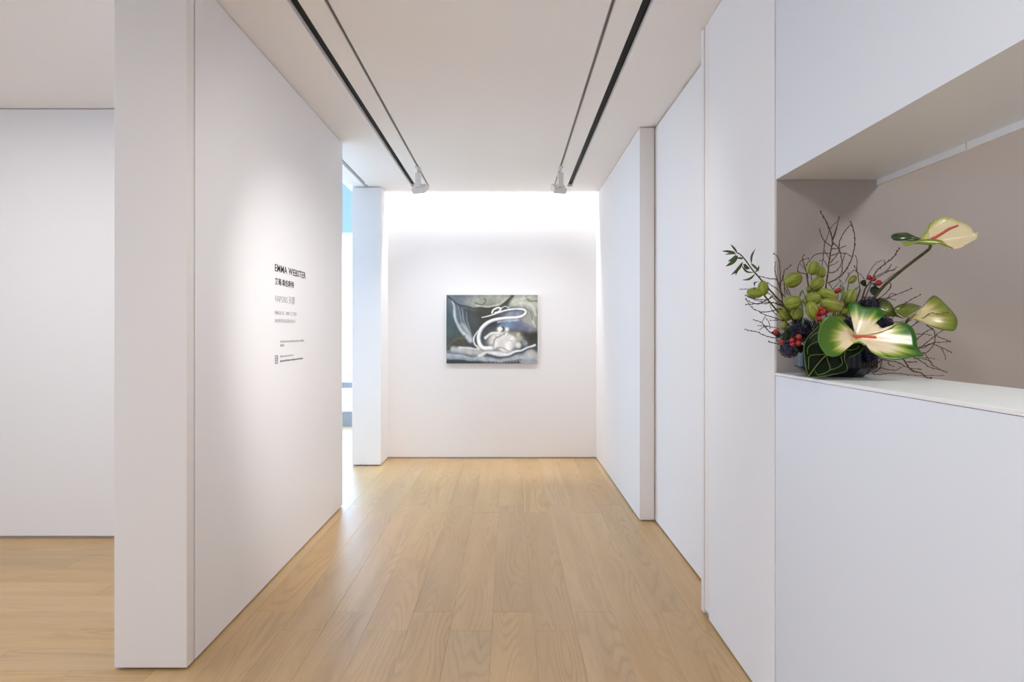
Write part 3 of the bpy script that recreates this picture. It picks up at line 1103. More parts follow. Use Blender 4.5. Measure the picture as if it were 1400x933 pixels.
rm = [([(300, 470), (350, 415), (430, 360), (510, 300), (570, 310), (660, 295)], r_m), ([(330, 590), (400, 520), (470, 460), (530, 430)], r_m),
      ([(120, 385), (180, 380), (260, 375), (330, 350), (385, 310)], r_s), ([(350, 660), (410, 610), (470, 560), (540, 500), (610, 450)], r_m),
      ([(380, 600), (500, 570), (560, 550), (680, 545)], r_m), ([(475, 400), (530, 440), (550, 490), (540, 560), (490, 630), (450, 640)], r_m),
      ([(390, 480), (460, 480), (520, 490)], r_s), ([(560, 490), (620, 520), (680, 540)], r_s), ([(550, 570), (620, 600), (690, 635)], r_m),
      ([(600, 600), (630, 650), (640, 695)], r_s), ([(430, 600), (470, 590), (510, 560), (560, 575)], r_s)]
twig_branch('tangled dry twig right of the front anthurium tip', [(C7, p, 2.30, 2.26 + random.uniform(-.04, .04), r) for p, r in rm], HEART + Vector((.06, -.02, 0)))
rl = [([(-30, 660), (80, 690), (150, 705), (220, 715), (290, 750), (340, 770), (430, 780)], r_m), ([(0, 780), (50, 740), (95, 700)], R_ * .9),
      ([(20, 810), (80, 770), (95, 700)], r_m), ([(80, 765), (150, 780), (220, 785), (265, 760)], r_s), ([(150, 715), (160, 740), (200, 755)], r_s),
      ([(270, 680), (290, 710), (330, 770), (370, 800), (430, 810), (480, 850), (520, 900)], R_ * .85),
      ([(300, 720), (390, 715)], r_m), ([(-10, 785), (-25, 815)], r_m)]
twig_branch('low dry twig drooping from the vase onto the counter', [(C7, p, 2.30, 2.22 + random.uniform(-.03, .01), r) for p, r in rl], HEART + Vector((.07, -.03, -.0)))
rl2 = [([(300, 650), (380, 680), (450, 720), (500, 760), (580, 780), (650, 805)], r_m), ([(440, 690), (510, 710), (540, 750)], r_s), ([(370, 690), (470, 680), (545, 690)], r_s),
       ([(20, 815), (60, 825), (180, 810), (280, 820), (380, 830), (500, 835), (620, 845)], r_s), ([(460, 640), (500, 700), (520, 745)], r_s), ([(520, 745), (640, 800)], r_s)]
twig_branch('long dry twig lying just above the counter on the right', [(C7, p, 2.33, 2.33 + random.uniform(-.02, .04), r) for p, r in rl2], HEART + Vector((.07, .02, 0)))
lu = [([(950, 950), (900, 700), (860, 560), (825, 400), (830, 300)], r_m), ([(905, 640), (900, 560), (895, 400), (875, 245), (810, 175)], r_m),
      ([(930, 800), (900, 620), (940, 500), (960, 420), (1050, 345)], r_m), ([(970, 760), (950, 560), (945, 480)], r_s),
      ([(910, 640), (840, 545), (760, 530), (700, 520), (610, 500)], r_m), ([(960, 780), (860, 680), (800, 640), (720, 590)], r_m),
      ([(1010, 760), (960, 640), (955, 590)], r_s)]
twig_branch('upright fan of dry twigs left of the green pods', [(C1, p, 2.34, 2.30 + random.uniform(-.03, .04), r) for p, r in lu], HEART + Vector((-.06, .0, 0)))
lm = [([(950, 930), (780, 790), (740, 820), (600, 825), (480, 790), (410, 770)], r_m), ([(780, 790), (720, 830), (590, 885), (490, 870), (410, 820)], r_m),
      ([(960, 940), (800, 870), (720, 880), (560, 890), (415, 900)], r_m), ([(500, 690), (400, 678), (320, 685)], r_s), ([(980, 930), (880, 840), (800, 780), (730, 740)], r_m),
      ([(730, 740), (600, 700), (500, 690)], r_s), ([(1020, 930), (960, 780), (890, 730)], r_s)]
twig_branch('wispy dry twigs reaching left below the pair of pods', [(C1, p, 2.32, 2.24 + random.uniform(-.03, .03), r) for p, r in lm], HEART + Vector((-.07, -.01, 0)))
l2 = [([(480, 150), (380, 110), (260, 100), (150, 70), (70, 30)], r_m), ([(540, 240), (470, 190), (400, 170), (340, 190), (250, 200), (180, 185), (120, 140), (75, 65)], r_m),
      ([(480, 300), (380, 265), (290, 235), (215, 200)], r_m), ([(390, 230), (340, 180), (320, 130)], r_s), ([(400, 285), (320, 285)], r_s)]
twig_branch('curving dry twigs reaching left across the wall pier', [(C3, p, 2.31, 2.22 + random.uniform(-.03, .02), r) for p, r in l2], HEART + Vector((-.07, 0, 0)))
l3 = [([(450, 440), (350, 420), (300, 390), (270, 350), (220, 300), (150, 280)], r_m), ([(320, 370), (310, 310), (265, 250)], r_s), ([(420, 380), (400, 370), (310, 345), (250, 345), (195, 340)], r_s),
      ([(270, 350), (240, 310), (265, 250)], r_s), ([(440, 455), (340, 460), (260, 440), (190, 405), (130, 395), (65, 378)], r_m), ([(430, 525), (410, 525), (350, 515), (305, 498)], r_m), ([(300, 345), (250, 355), (215, 380)], r_s)]
twig_branch('lowest dry twigs reaching left beside the purple blooms', [(C3, p, 2.30, 2.22 + random.uniform(-.03, .02), r) for p, r in l3], HEART + Vector((-.07, -.02, 0)))
la = [([(1270, 460), (1160, 440), (1150, 370), (1200, 280), (1300, 240)], r_m), ([(1270, 430), (1240, 340), (1215, 240), (1240, 190)], r_m), ([(1300, 520), (1270, 430), (1190, 330)], r_s)]
twig_branch('small dry twig arching over the left green pods', [(C1, p, 2.38, 2.36, r) for p, r in la], HEART + Vector((-.04, .03, 0)))


# --- green balloon pods ---
def pod_mesh(L_, W_, seed):
    r = random.Random(seed)
    bm = bmesh.new()
    n, mseg = 44, 14
    lay = bm.loops.layers.float_color.new('col')
    cols = {}
    rows = []
    base = np.array(srgb(158, 168, 72)) * r.uniform(.88, 1.15)
    dark = np.array(srgb(108, 124, 42)) * r.uniform(.9, 1.1)
    brown = np.array(srgb(118, 92, 66))
    ba, bz = r.uniform(0, 2 * PI), r.uniform(-1, 1)
    bw = r.uniform(0, .75) ** 1.5
    for j in range(mseg + 1):
        t = j / mseg
        z = -math.cos(PI * t)
        rad = math.sin(PI * t) ** .85 * (1 + .10 * -z)
        row = []
        for k in range(n):
            a = 2 * PI * k / n
            rib = .55 * math.cos(6 * a + .5 * math.sin(3 * z)) + .45 * math.cos(11 * a + .9 * math.sin(4 * z + ba))
            q = 1 + .035 * rib * math.sin(PI * t)
            v = bm.verts.new((W_ * rad * q * math.cos(a), W_ * rad * q * math.sin(a), L_ * z))
            f = .5 + .42 * rib + r.uniform(-.2, .2)
            c = dark + (base - dark) * max(0, min(1, f))
            bb = bw * max(0, math.cos(a - ba)) * max(0, 1 - abs(z - bz))
            c = c + (brown - c) * min(.8, bb)
            cols[v] = (*c, 1)
            row.append(v)
        rows.append(row)
    for a_, b_ in zip(rows[:-1], rows[1:]):
        for k in range(n):
            j = (k + 1) % n
            f = bm.faces.new((a_[k], a_[j], b_[j], b_[k]))
            for lp in f.loops:
                lp[lay] = cols[lp.vert]
    bmesh.ops.remove_doubles(bm, verts=bm.verts, dist=1e-6)
    return bm


def axis_quat(d):
    return Vector((0, 0, 1)).rotation_difference(Vector(d).normalized())


def pod_sprig(label, pods, root, name='balloon_pod_stem'):
    """pods: (crop, x, y, half_length_px, half_width_px, angle_deg, Y)"""
    t = empty(name, root)
    tag(t, label, 'plant', 'pod stems in the vase')
    bm = bmesh.new()
    for i, (cr, x, y_, hl, hwid, ang, Y) in enumerate(pods):
        c = cr.at(x, y_, Y)
        k = Y / FPX / cr.s
        b = pod_mesh(hl * k, hwid * k, int(x * 7 + y_))
        o = mesh_obj('pod', b, M_POD, t, True)
        a = math.radians(ang)
        d = Vector((math.cos(a), random.uniform(-.35, .35), math.sin(a)))
        o.rotation_mode = 'QUATERNION'
        o.rotation_quaternion = axis_quat(d)
        o.location = c - root
        end = c - d.normalized() * hl * k * .95
        midp = (end + root) / 2 + Vector((0, .02, .01))
        tube(bm, [p - root for p in smooth_path([root, midp, end], 5)], .0024, .0015, 6)
    mesh_obj('stem', bm, M_STEM, t, True)
    return t


pod_sprig('cluster of plump green pods at the left of the bouquet',
          [(C2, 230, 305, 112, 94, 25, 2.30), (C2, 220, 595, 108, 90, 10, 2.24), (C2, 125, 740, 100, 84, 150, 2.30), (C2, 275, 745, 92, 80, 70, 2.27), (C2, 110, 890, 55, 44, 80, 2.27)], HEART + Vector((-.05, .0, .0)))
pod_sprig('topmost cluster of green pods below the upright twigs',
          [(C2, 485, 155, 90, 80, 75, 2.33), (C2, 580, 210, 78, 62, 80, 2.38), (C2, 540, 350, 88, 78, 40, 2.31), (C2, 445, 420, 52, 42, 30, 2.34)], HEART + Vector((-.02, .02, .0)))
pod_sprig('middle cluster of green pods around the red berries',
          [(C2, 470, 560, 108, 88, 20, 2.28), (C2, 478, 695, 118, 84, 118, 2.22), (C2, 665, 500, 118, 80, 155, 2.29), (C2, 545, 475, 66, 52, 20, 2.33), (C2, 715, 630, 142, 86, 165, 2.23)], HEART + Vector((0, -.01, .0)))
pod_sprig('loose green pods right of the berries above the front anthurium',
          [(C2, 945, 525, 96, 80, 65, 2.27), (C2, 985, 300, 62, 42, 45, 2.33), (C2, 812, 800, 66, 56, 150, 2.25), (C2, 895, 690, 80, 58, 60, 2.30)], HEART + Vector((.03, 0, .0)))
pl = pod_sprig('leafy green sprig with two brownish pods reaching far left',
               [(C1, 655, 665, 108, 76, 100, 2.24), (C1, 540, 730, 112, 76, 175, 2.25)], HEART + Vector((-.08, -.02, .0)), 'leafy_pod_sprig')


def leaf_mesh(base, tip, width, bend=0.1, normal=Vector((0, -1, .3)), n=8):
    """lance-shaped leaf with a fold along its midrib"""
    bm = bmesh.new()
    d = tip - base
    L_ = d.length
    dn = d.normalized()
    s = dn.cross(normal)
    if s.length < 1e-4:
        s = dn.cross(Vector((1, 0, 0)))
    s.normalize()
    nn = s.cross(dn).normalized()
    rows = []
    for i in range(n + 1):
        t = i / n
        c = base + d * t + s * (bend * L_ * math.sin(PI * t)) - nn * (.06 * L_ * math.sin(PI * t))
        w = width * (math.sin(PI * min(1, t ** .8)) ** .8 if 0 < t < 1 else 0.04)
        rows.append([bm.verts.new(c - s * w + nn * w * .25), bm.verts.new(c), bm.verts.new(c + s * w + nn * w * .25)])
    for a_, b_ in zip(rows[:-1], rows[1:]):
        for k in range(2):
            bm.faces.new((a_[k], a_[k + 1], b_[k + 1], b_[k]))
    return bm


def leaf(parent, base, tip, width, mat, bend=0.1, normal=Vector((0, -1, .3)), name='leaf'):
    b = leaf_mesh(base - parent.location, tip - parent.location, width, bend, normal)
    o = mesh_obj(name, b, mat, parent, True)
    s = o.modifiers.new('thickness', 'SOLIDIFY')
    s.thickness = .0009
    return o


SY = 2.23
bm = bmesh.new()
spts = [C1.at(x, y_, SY) - pl.location for x, y_ in ((960, 930), (880, 830), (740, 680), (640, 560), (560, 470), (500, 400), (400, 260), (330, 185), (280, 160))]
tube(bm, smooth_path([Vector((0, 0, 0))] + spts, 4), .0030, .0018, 6)
mesh_obj('stem', bm, M_STEMD, pl, True)
for (bx, by, tx, ty, w, bend) in ((290, 165, 195, 45, 13, .05), (265, 160, 70, 140, 15, .04), (285, 180, 120, 190, 10, .1), (300, 200, 128, 355, 22, -.08), (275, 195, 155, 285, 17, -.1),
                                  (370, 250, 275, 240, 14, .1), (370, 295, 205, 475, 17, -.06), (360, 345, 268, 485, 11, .08), (375, 325, 468, 390, 26, .1), (360, 350, 525, 440, 12, .2),
                                  (490, 320, 550, 105, 12, -.1), (485, 315, 597, 425, 14, -.05), (545, 440, 595, 340, 11, .15), (540, 465, 360, 548, 12, -.15), (540, 650, 545, 820, 14, .1), (540, 640, 590, 575, 9, -.25)):
    yy = SY + random.uniform(-.015, .012)
    leaf(pl, C1.at(bx, by, yy), C1.at(tx, ty, yy + random.uniform(-.02, .02)), 1.25 * w * SY / FPX / C1.s, M_LEAF, bend)
# narrow leaves among the pods belong to the pod stems
for par, cr, lst in ((None, C2, ((350, 440, 310, 540, 12), (350, 560, 355, 760, 14), (370, 800, 350, 900, 15), (880, 400, 850, 520, 18), (1000, 440, 1075, 385, 14), (830, 360, 880, 420, 16))),):
    t = empty('foliage_sprig', HEART)
    tag(t, 'narrow grey-green leaves scattered between the green pods', 'foliage')
    for (bx, by, tx, ty, w) in lst:
        leaf(t, cr.at(bx, by, 2.22), cr.at(tx, ty, 2.215), w * 2.22 / FPX / cr.s, noise_mat('sage_leaf', srgb(92, 126, 70), srgb(74, 104, 58), 40, .5, .3) if 'M_SAGE' not in globals() else M_SAGE, .05)
    bm = bmesh.new()
    for (bx, by, tx, ty, w) in lst:
        tube(bm, smooth_path([Vector((0, 0, 0)), (cr.at(bx, by, 2.24) - HEART) * .6 + Vector((0, .02, 0)), cr.at(bx, by, 2.22) - HEART], 4), .0018, .0012, 5)
    mesh_obj('stem', bm, M_STEM, t, True)


# --- red berries ---
def berry_sprig(label, berries, root, leaves=()):
    t = empty('berry_sprig', root)
    tag(t, label, 'berries', 'red berry sprigs')
    bm = bmesh.new()
    hub = sum((cr.at(x, y_, Y) for (cr, x, y_, r, Y) in berries), Vector()) / len(berries) + Vector((0, .02, -.012))
    tube(bm, [p - root for p in smooth_path([root, (root + hub) / 2 + Vector((0, .015, 0)), hub], 4)], .002, .0016, 6)
    for (cr, x, y_, r, Y) in berries:
        c = cr.at(x, y_, Y)
        rr = r * Y / FPX / cr.s
        b = bmesh.new()
        bmesh.ops.create_uvsphere(b, u_segments=16, v_segments=10, radius=rr)
        for v in b.verts:
            if v.co.z > .7 * rr:
                v.co.z += .25 * (v.co.z - .7 * rr)
        o = mesh_obj('berry', b, M_BERRY, t, True)
        o.location = c - root
        d = (c - hub)
        o.rotation_mode = 'QUATERNION'
        o.rotation_quaternion = axis_quat(d)
        tube(bm, [p - root for p in (hub, c - d.normalized() * rr * .6)], .0012, .0012, 5)
    mesh_obj('stem', bm, M_STEMD, t, True)
    for (cr, bx, by, tx, ty, w, Y) in leaves:
        leaf(t, cr.at(bx, by, Y), cr.at(tx, ty, Y - .01), w * Y / FPX / cr.s, M_LEAFD, .08)
    return t


berry_sprig('five red berries in front of the middle green pods', [(C2, 580, 675, 34, 2.20), (C2, 605, 725, 40, 2.19), (C2, 670, 705, 26, 2.20), (C2, 540, 740, 24, 2.20), (C2, 560, 805, 37, 2.19)], HEART + Vector((0, -.04, 0)))
berry_sprig('two small red berries behind the right green pod', [(C2, 785, 450, 32, 2.28), (C2, 815, 440, 32, 2.29)], HEART + Vector((.02, .01, 0)))
berry_sprig('four red berries low on the left among the purple blooms', [(C3, 612, 455, 30, 2.17), (C3, 545, 490, 27, 2.18), (C3, 550, 527, 25, 2.18), (C3, 610, 517, 29, 2.17)], HEART + Vector((-.05, -.06, 0)),
            [(C3, 600, 530, 640, 620, 45, 2.20), (C3, 480, 500, 480, 380, 44, 2.19), (C3, 470, 400, 540, 340, 36, 2.22)])
berry_sprig('lone red berries on dark leaves at the far left edge of the bouquet', [(C3, 380, 405, 29, 2.20), (C3, 437, 508, 26, 2.21)], HEART + Vector((-.08, -.03, 0)),
            [(C3, 440, 450, 330, 410, 32, 2.22), (C3, 420, 470, 510, 420, 40, 2.21)])
berry_sprig('three red berries with dark leaves beside the tall anthurium stem', [(C5, 687, 775, 27, 2.31), (C5, 738, 790, 25, 2.30), (C5, 790, 832, 32, 2.29)], HEART + Vector((.04, .0, 0)),
            [(C5, 660, 850, 590, 830, 36, 2.32), (C5, 690, 920, 810, 900, 52, 2.30), (C5, 730, 860, 770, 840, 26, 2.31)])


# --- dark blooms ---
def bloom(label, c, rad, mat, seed, n=150, squash=(1, 1, .9)):
    r = random.Random(seed)
    root = HEART + (c - HEART) * .3
    t = empty('dark_bloom', root)
    tag(t, label, 'flower', 'dark hydrangea blooms')
    bm = bmesh.new()
    for i in range(n):
        zz = 1 - 2 * (i + .5) / n
        ph = i * 2.399963 + r.uniform(-.2, .2)
        d = Vector((math.sqrt(1 - zz * zz) * math.cos(ph), math.sqrt(1 - zz * zz) * math.sin(ph), zz))
        p = Vector((d.x * squash[0], d.y * squash[1], d.z * squash[2])) * rad * r.uniform(.82, 1.05)
        q = axis_quat(d) @ Quaternion((0, 0, 1), r.uniform(0, 2 * PI))
        s = .0078 * r.uniform(.8, 1.2)
        cv = bm.verts.new(c - root + p)
        for k in range(4):
            a = PI / 2 * k
            pts = [Vector((math.cos(a - .5) * s * .7, math.sin(a - .5) * s * .7, s * .2)), Vector((math.cos(a) * s * 1.15, math.sin(a) * s * 1.15, s * r.uniform(.0, .5))), Vector((math.cos(a + .5) * s * .7, math.sin(a + .5) * s * .7, s * .2))]
            vs_ = [bm.verts.new(c - root + p + q @ x) for x in pts]
            bm.faces.new([cv] + vs_)
    o = mesh_obj('florets', bm, mat, t)
    o['kind'] = 'stuff'
    b = bmesh.new()
    bmesh.ops.create_icosphere(b, subdivisions=2, radius=rad * .8, matrix=Matrix.Translation(c - root) @ Matrix.Diagonal((*squash, 1)))
    mesh_obj('flower_core', b, plain('bloom_core', srgb(20, 18, 28), .8), t, True)
    b = bmesh.new()
    tube(b, [Vector((0, 0, 0)) + (HEART - root), c - root], .003, .0025, 6)
    mesh_obj('stem', b, M_STEMD, t, True)
    return t


bloom('dark navy bloom behind the left edge of the front anthurium', C3.at(640, 385, 2.25), .042, M_FLORET, 1)
bloom('dusty plum bloom hanging over the left rim of the vase', C3.at(520, 575, 2.23), .031, M_FLORET2, 2, 120)
bloom('dark navy bloom peeking above the front anthurium', P(1187, 420, 2.30), .036, M_FLORET, 3, 120)
bloom('dark navy bloom in the notch of the front anthurium', P(1206, 444, 2.28), .034, M_FLORET, 4, 120)
bloom('small dark bloom under the front anthurium at the vase rim', P(1190, 486, 2.26), .024, M_FLORET2, 5, 90)
bloom('dark navy bloom in the centre behind the front anthurium', P(1150, 447, 2.30), .042, M_FLORET, 6, 130)


# --- anthuriums ---
def fan_surface(bm, lay, centre, outline, rings, colour, depth, weld=True):
    """surface fanned out from `centre` to a closed or open rim; colour(r, t) and depth(r, t) shape it"""
    n = len(outline)
    cen = bm.verts.new(centre)
    prev = None
    cmap = {cen: colour(0.0, 0.0)}
    for q in range(1, rings + 1):
        r = q / rings
        row = []
        for k, p in enumerate(outline):
            t = k / (n - 1)
            v = bm.verts.new(centre + (p - centre) * r + depth(r, t))
            cmap[v] = colour(r, t)
            row.append(v)
        for k in range(n - 1):
            f = bm.faces.new((cen, row[k], row[k + 1])) if prev is None else bm.faces.new((prev[k], row[k], row[k + 1], prev[k + 1]))
            for lp in f.loops:
                lp[lay] = cmap[lp.vert]
        prev = row


def mixc(a, b, t):
    t = max(0.0, min(1.0, t))
    return tuple(a[i] + (b[i] - a[i]) * t for i in range(3))


CREAM = srgb(238, 226, 196)
CREAM2 = srgb(222, 210, 170)
LIME = srgb(150, 172, 62)
GREEN = srgb(36, 98, 18)
GREEND = srgb(34, 88, 24)
OLIVE = srgb(104, 122, 40)
OLIVED = srgb(58, 82, 26)


def streak(r, t, g0, g1, cin, cmid, cout, seed):
    s = .03 * math.sin(t * 171 + seed) + .03 * math.sin(t * 97 + 2 * seed) + .03 * math.sin(t * 331)
    x = r + s
    if x < g0:
        c = cin
    elif x < (g0 + g1) / 2:
        c = mixc(cin, cmid, (x - g0) / ((g1 - g0) / 2))
    else:
        c = mixc(cmid, cout, (x - (g0 + g1) / 2) / ((g1 - g0) / 2))
    return (*c, 1)


def interp(tab, t):
    for (a, va), (b, vb) in zip(tab[:-1], tab[1:]):
        if t <= b:
            return va + (vb - va) * (t - a) / max(b - a, 1e-9)
    return tab[-1][1]


def rim(cr, pts, n=6):
    """pts: (x, y, Y)"""
    return smooth_path([cr.at(x, y_, Y) for x, y_, Y in pts], n)


def spathe_obj(parent, bm):
    for v in bm.verts:
        v.co -= parent.location
    o = mesh_obj('spathe', bm, M_SPATHE, parent, True)
    s = o.modifiers.new('thickness', 'SOLIDIFY')
    s.thickness = .0013
    return o


def spadix(parent, pts, r0, r1):
    b = bmesh.new()
    sp = smooth_path([p - parent.location for p in pts], 6)
    n = len(sp)
    tube(b, sp, r0, r1, 12)
    bmesh.ops.create_uvsphere(b, u_segments=12, v_segments=8, radius=r1, matrix=Matrix.Translation(sp[-1]))
    return mesh_obj('spadix', b, M_SPADIX, parent, True)


def stem(parent, pts, r0, r1, mat=None):
    b = bmesh.new()
    tube(b, [p - parent.location for p in smooth_path(pts, 6)], r0, r1, 8)
    return mesh_obj('stem', b, mat or M_STEM, parent, True)


# front anthurium: heart-shaped, strongly waved
A1 = empty('anthurium', HEART + Vector((.02, -.06, .0)))
tag(A1, 'large cream and green anthurium with an orange spike at the front of the bouquet', 'flower', 'anthuriums')
cY = 2.16
cen = C4.at(622, 412, cY)
ol = [(604, 392, 2.165), (570, 345, 2.150), (510, 265, 2.125), (440, 212, 2.11), (355, 203, 2.095), (293, 245, 2.085), (257, 345, 2.075), (250, 440, 2.07), (275, 520, 2.07), (328, 588, 2.075), (400, 612, 2.085), (470, 592, 2.10), (530, 540, 2.12),
      (575, 500, 2.135), (625, 476, 2.125), (690, 482, 2.105), (735, 505, 2.095), (770, 550, 2.09), (830, 592, 2.085), (950, 632, 2.075), (1080, 637, 2.075), (1200, 612, 2.085), (1312, 598, 2.10),
      (1252, 520, 2.13), (1232, 400, 2.15), (1190, 310, 2.17), (1110, 268, 2.18), (1055, 276, 2.175), (985, 328, 2.165), (905, 325, 2.165), (852, 288, 2.175), (830, 240, 2.19), (852, 203, 2.19), (912, 188, 2.185), (902, 152, 2.205),
      (840, 115, 2.215), (760, 113, 2.215), (690, 103, 2.215), (640, 62, 2.22), (582, 60, 2.22), (545, 95, 2.215), (552, 150, 2.205), (580, 230, 2.195), (600, 320, 2.18), (608, 388, 2.168)]
out = rim(C4, ol, 5)
g0t = [(0, .30), (.08, .36), (.18, .42), (.26, .62), (.30, .75), (.36, .80), (.42, .66), (.50, .60), (.56, .55), (.62, .74), (.66, .92), (.71, .90), (.74, .62), (.80, .50), (.90, .52), (.96, .62), (1, .4)]


def col_front(r, t):
    g0 = interp(g0t, t)
    return streak(r, t, g0, min(1.02, g0 + .30), CREAM if t > .3 else mixc(CREAM, CREAM2, .5), LIME, GREEN if t > .25 else mixc(GREEN, LIME, .15), 1.3)


def dep_front(r, t):
    lobe = math.sin(PI * r)
    up_ = -.006 * lobe * math.cos(2 * PI * 3 * t)
    lip = .008 * math.exp(-((t - .345) / .035) ** 2) * math.sin(PI * min(1, r * 1.0)) ** 1.0
    return Vector((0, -.008 * lobe + up_, lip))


bm = bmesh.new()
lay = bm.loops.layers.float_color.new('col')
fan_surface(bm, lay, cen, out, 12, col_front, dep_front)
spathe_obj(A1, bm)
spadix(A1, [C4.at(622, 410, 2.138), C4.at(700, 405, 2.115), C4.at(822, 416, 2.085)], .0052, .0042)
stem(A1, [cen + Vector((0, .006, 0)), cen + Vector((.0, .05, -.02)), HEART + Vector((.02, -.03, 0))], .0042, .0045)

# tall anthurium, upper right
A2 = empty('anthurium', HEART + Vector((.05, .0, .0)))
tag(A2, 'pale anthurium with a red spike on the tallest stem at upper right', 'flower', 'anthuriums')
Y2 = 2.22
cen = C6.at(655, 412, Y2)
blade = [(520, 402, 2.235), (560, 340, 2.25), (640, 230, 2.265), (640, 196, 2.272), (665, 195, 2.27), (720, 150, 2.28), (800, 121, 2.285), (900, 122, 2.285), (1030, 172, 2.27), (1170, 240, 2.245), (1225, 328, 2.222), (1258, 334, 2.217), (1288, 312, 2.213), (1270, 350, 2.212),
         (1250, 402, 2.20), (1140, 462, 2.18), (1040, 520, 2.165), (930, 528, 2.165), (850, 485, 2.175), (760, 432, 2.19)]
out = rim(C6, blade, 4)
bm = bmesh.new()
lay = bm.loops.layers.float_color.new('col')
g2 = [(0, .3), (.2, .55), (.36, .8), (.5, .95), (.7, .92), (.8, .97), (1, .95)]
PALE = srgb(226, 214, 176)
fan_surface(bm, lay, cen, out, 10, lambda r, t: streak(r, t, interp(g2, t), interp(g2, t) + .4, PALE, srgb(190, 196, 110), LIME, 2.1), lambda r, t: Vector((0, .012 * math.sin(PI * r), -.004 * math.sin(PI * r))))
# curled front edge
lipu = rim(C6, [(430, 430, 2.175), (560, 408, 2.172), (700, 405, 2.17), (800, 428, 2.165), (870, 485, 2.16), (930, 528, 2.163)], 4)
lipl = rim(C6, [(260, 445, 2.18), (330, 500, 2.165), (420, 470, 2.165), (640, 485, 2.16), (760, 472, 2.158), (930, 529, 2.163)], 4)
prev = None
mid_ = len(lipu)
for i in range(mid_):
    t = i / (mid_ - 1)
    j = min(len(lipl) - 1, round(t * (len(lipl) - 1)))
    row = []
    for q in range(4):
        s = q / 3
        p = lipu[i].lerp(lipl[j], s) + Vector((0, -.008 * math.sin(PI * s), 0))
        v = bm.verts.new(p)
        row.append((v, (*mixc(OLIVE, LIME, .4 * s + .4 * t), 1)))
    if prev:
        for q in range(3):
            f = bm.faces.new((prev[q][0], row[q][0], row[q + 1][0], prev[q + 1][0]))
            cm = {prev[q][0]: prev[q][1], row[q][0]: row[q][1], row[q + 1][0]: row[q + 1][1], prev[q + 1][0]: prev[q + 1][1]}
            for lp in f.loops:
                lp[lay] = cm[lp.vert]
    prev = row
# dark folded lobe on the left
lob2 = rim(C6, [(520, 402, 2.21), (430, 368, 2.215), (350, 330, 2.225), (260, 328, 2.225), (170, 342, 2.215), (128, 380, 2.205), (160, 425, 2.20), (230, 438, 2.195), (310, 436, 2.19), (430, 440, 2.188), (520, 415, 2.195)], 4)
fan_surface(bm, lay, C6.at(400, 400, 2.20), lob2, 6, lambda r, t: (*mixc(srgb(46, 66, 20), srgb(22, 52, 14), r), 1), lambda r, t: Vector((0, -.006 * math.sin(PI * r), .002)))
spathe_obj(A2, bm)
spadix(A2, [C6.at(665, 408, 2.19), C6.at(780, 345, 2.185), C6.at(900, 270, 2.18), C6.at(1005, 230, 2.18)], .0052, .0034).data.materials[0] = noise_mat('red_spadix', srgb(206, 96, 80), srgb(186, 76, 66), 300, .6, .3)
stem(A2, [C6.at(650, 470, 2.205), C6.at(640, 520, 2.205), C6.at(600, 565, 2.207), C6.at(400, 715, 2.23), C6.at(220, 860, 2.25), P(1205, 395, 2.28), P(1185, 425, 2.31), HEART + Vector((.05, .01, 0))], .0046, .0055, M_STEMD)

# lower right anthurium, greener
A3 = empty('anthurium', HEART + Vector((.06, .02, .0)))
tag(A3, 'olive green anthurium facing away at the right above the tangled twigs', 'flower', 'anthuriums')
cen = C7.at(330, 345, 2.31)
blade = [(330, 372, 2.31), (318, 340, 2.31), (350, 318, 2.31), (430, 272, 2.325), (445, 245, 2.33), (540, 150, 2.36), (640, 225, 2.335), (718, 310, 2.30), (741, 370, 2.285), (733, 420, 2.275), (705, 452, 2.265), (600, 441, 2.265), (500, 402, 2.275), (440, 365, 2.285), (380, 358, 2.30), (332, 372, 2.31)]
out = rim(C7, blade, 5)
bm = bmesh.new()
lay = bm.loops.layers.float_color.new('col')
g3 = [(0, .9), (.25, .7), (.33, .62), (.42, .62), (.55, .60), (.7, .58), (.85, .7), (1, .9)]
fan_surface(bm, lay, cen, out, 10, lambda r, t: streak(r, t, interp(g3, t) - .12, interp(g3, t) + .30, srgb(206, 196, 146), srgb(140, 146, 64), OLIVED if .2 < t < .34 else OLIVE, 3.3), lambda r, t: Vector((0, -.016 * math.sin(PI * r), .0)))
lob = rim(C7, [(300, 340, 2.31), (240, 300, 2.30), (213, 258, 2.295), (260, 226, 2.31), (340, 214, 2.325), (420, 236, 2.33), (442, 248, 2.33), (400, 280, 2.32), (340, 318, 2.31), (310, 345, 2.31)], 4)
fan_surface(bm, lay, C7.at(320, 275, 2.30), lob, 6, lambda r, t: (*mixc(OLIVE, OLIVED if .2 < t < .62 else LIME, r * .8), 1), lambda r, t: Vector((0, .006 * r * r, 0)))
spathe_obj(A3, bm)
stem(A3, [C7.at(318, 352, 2.315), C7.at(300, 385, 2.32), C7.at(200, 440, 2.34), HEART + Vector((.06, .02, 0))], .004, .0045, M_STEMD)
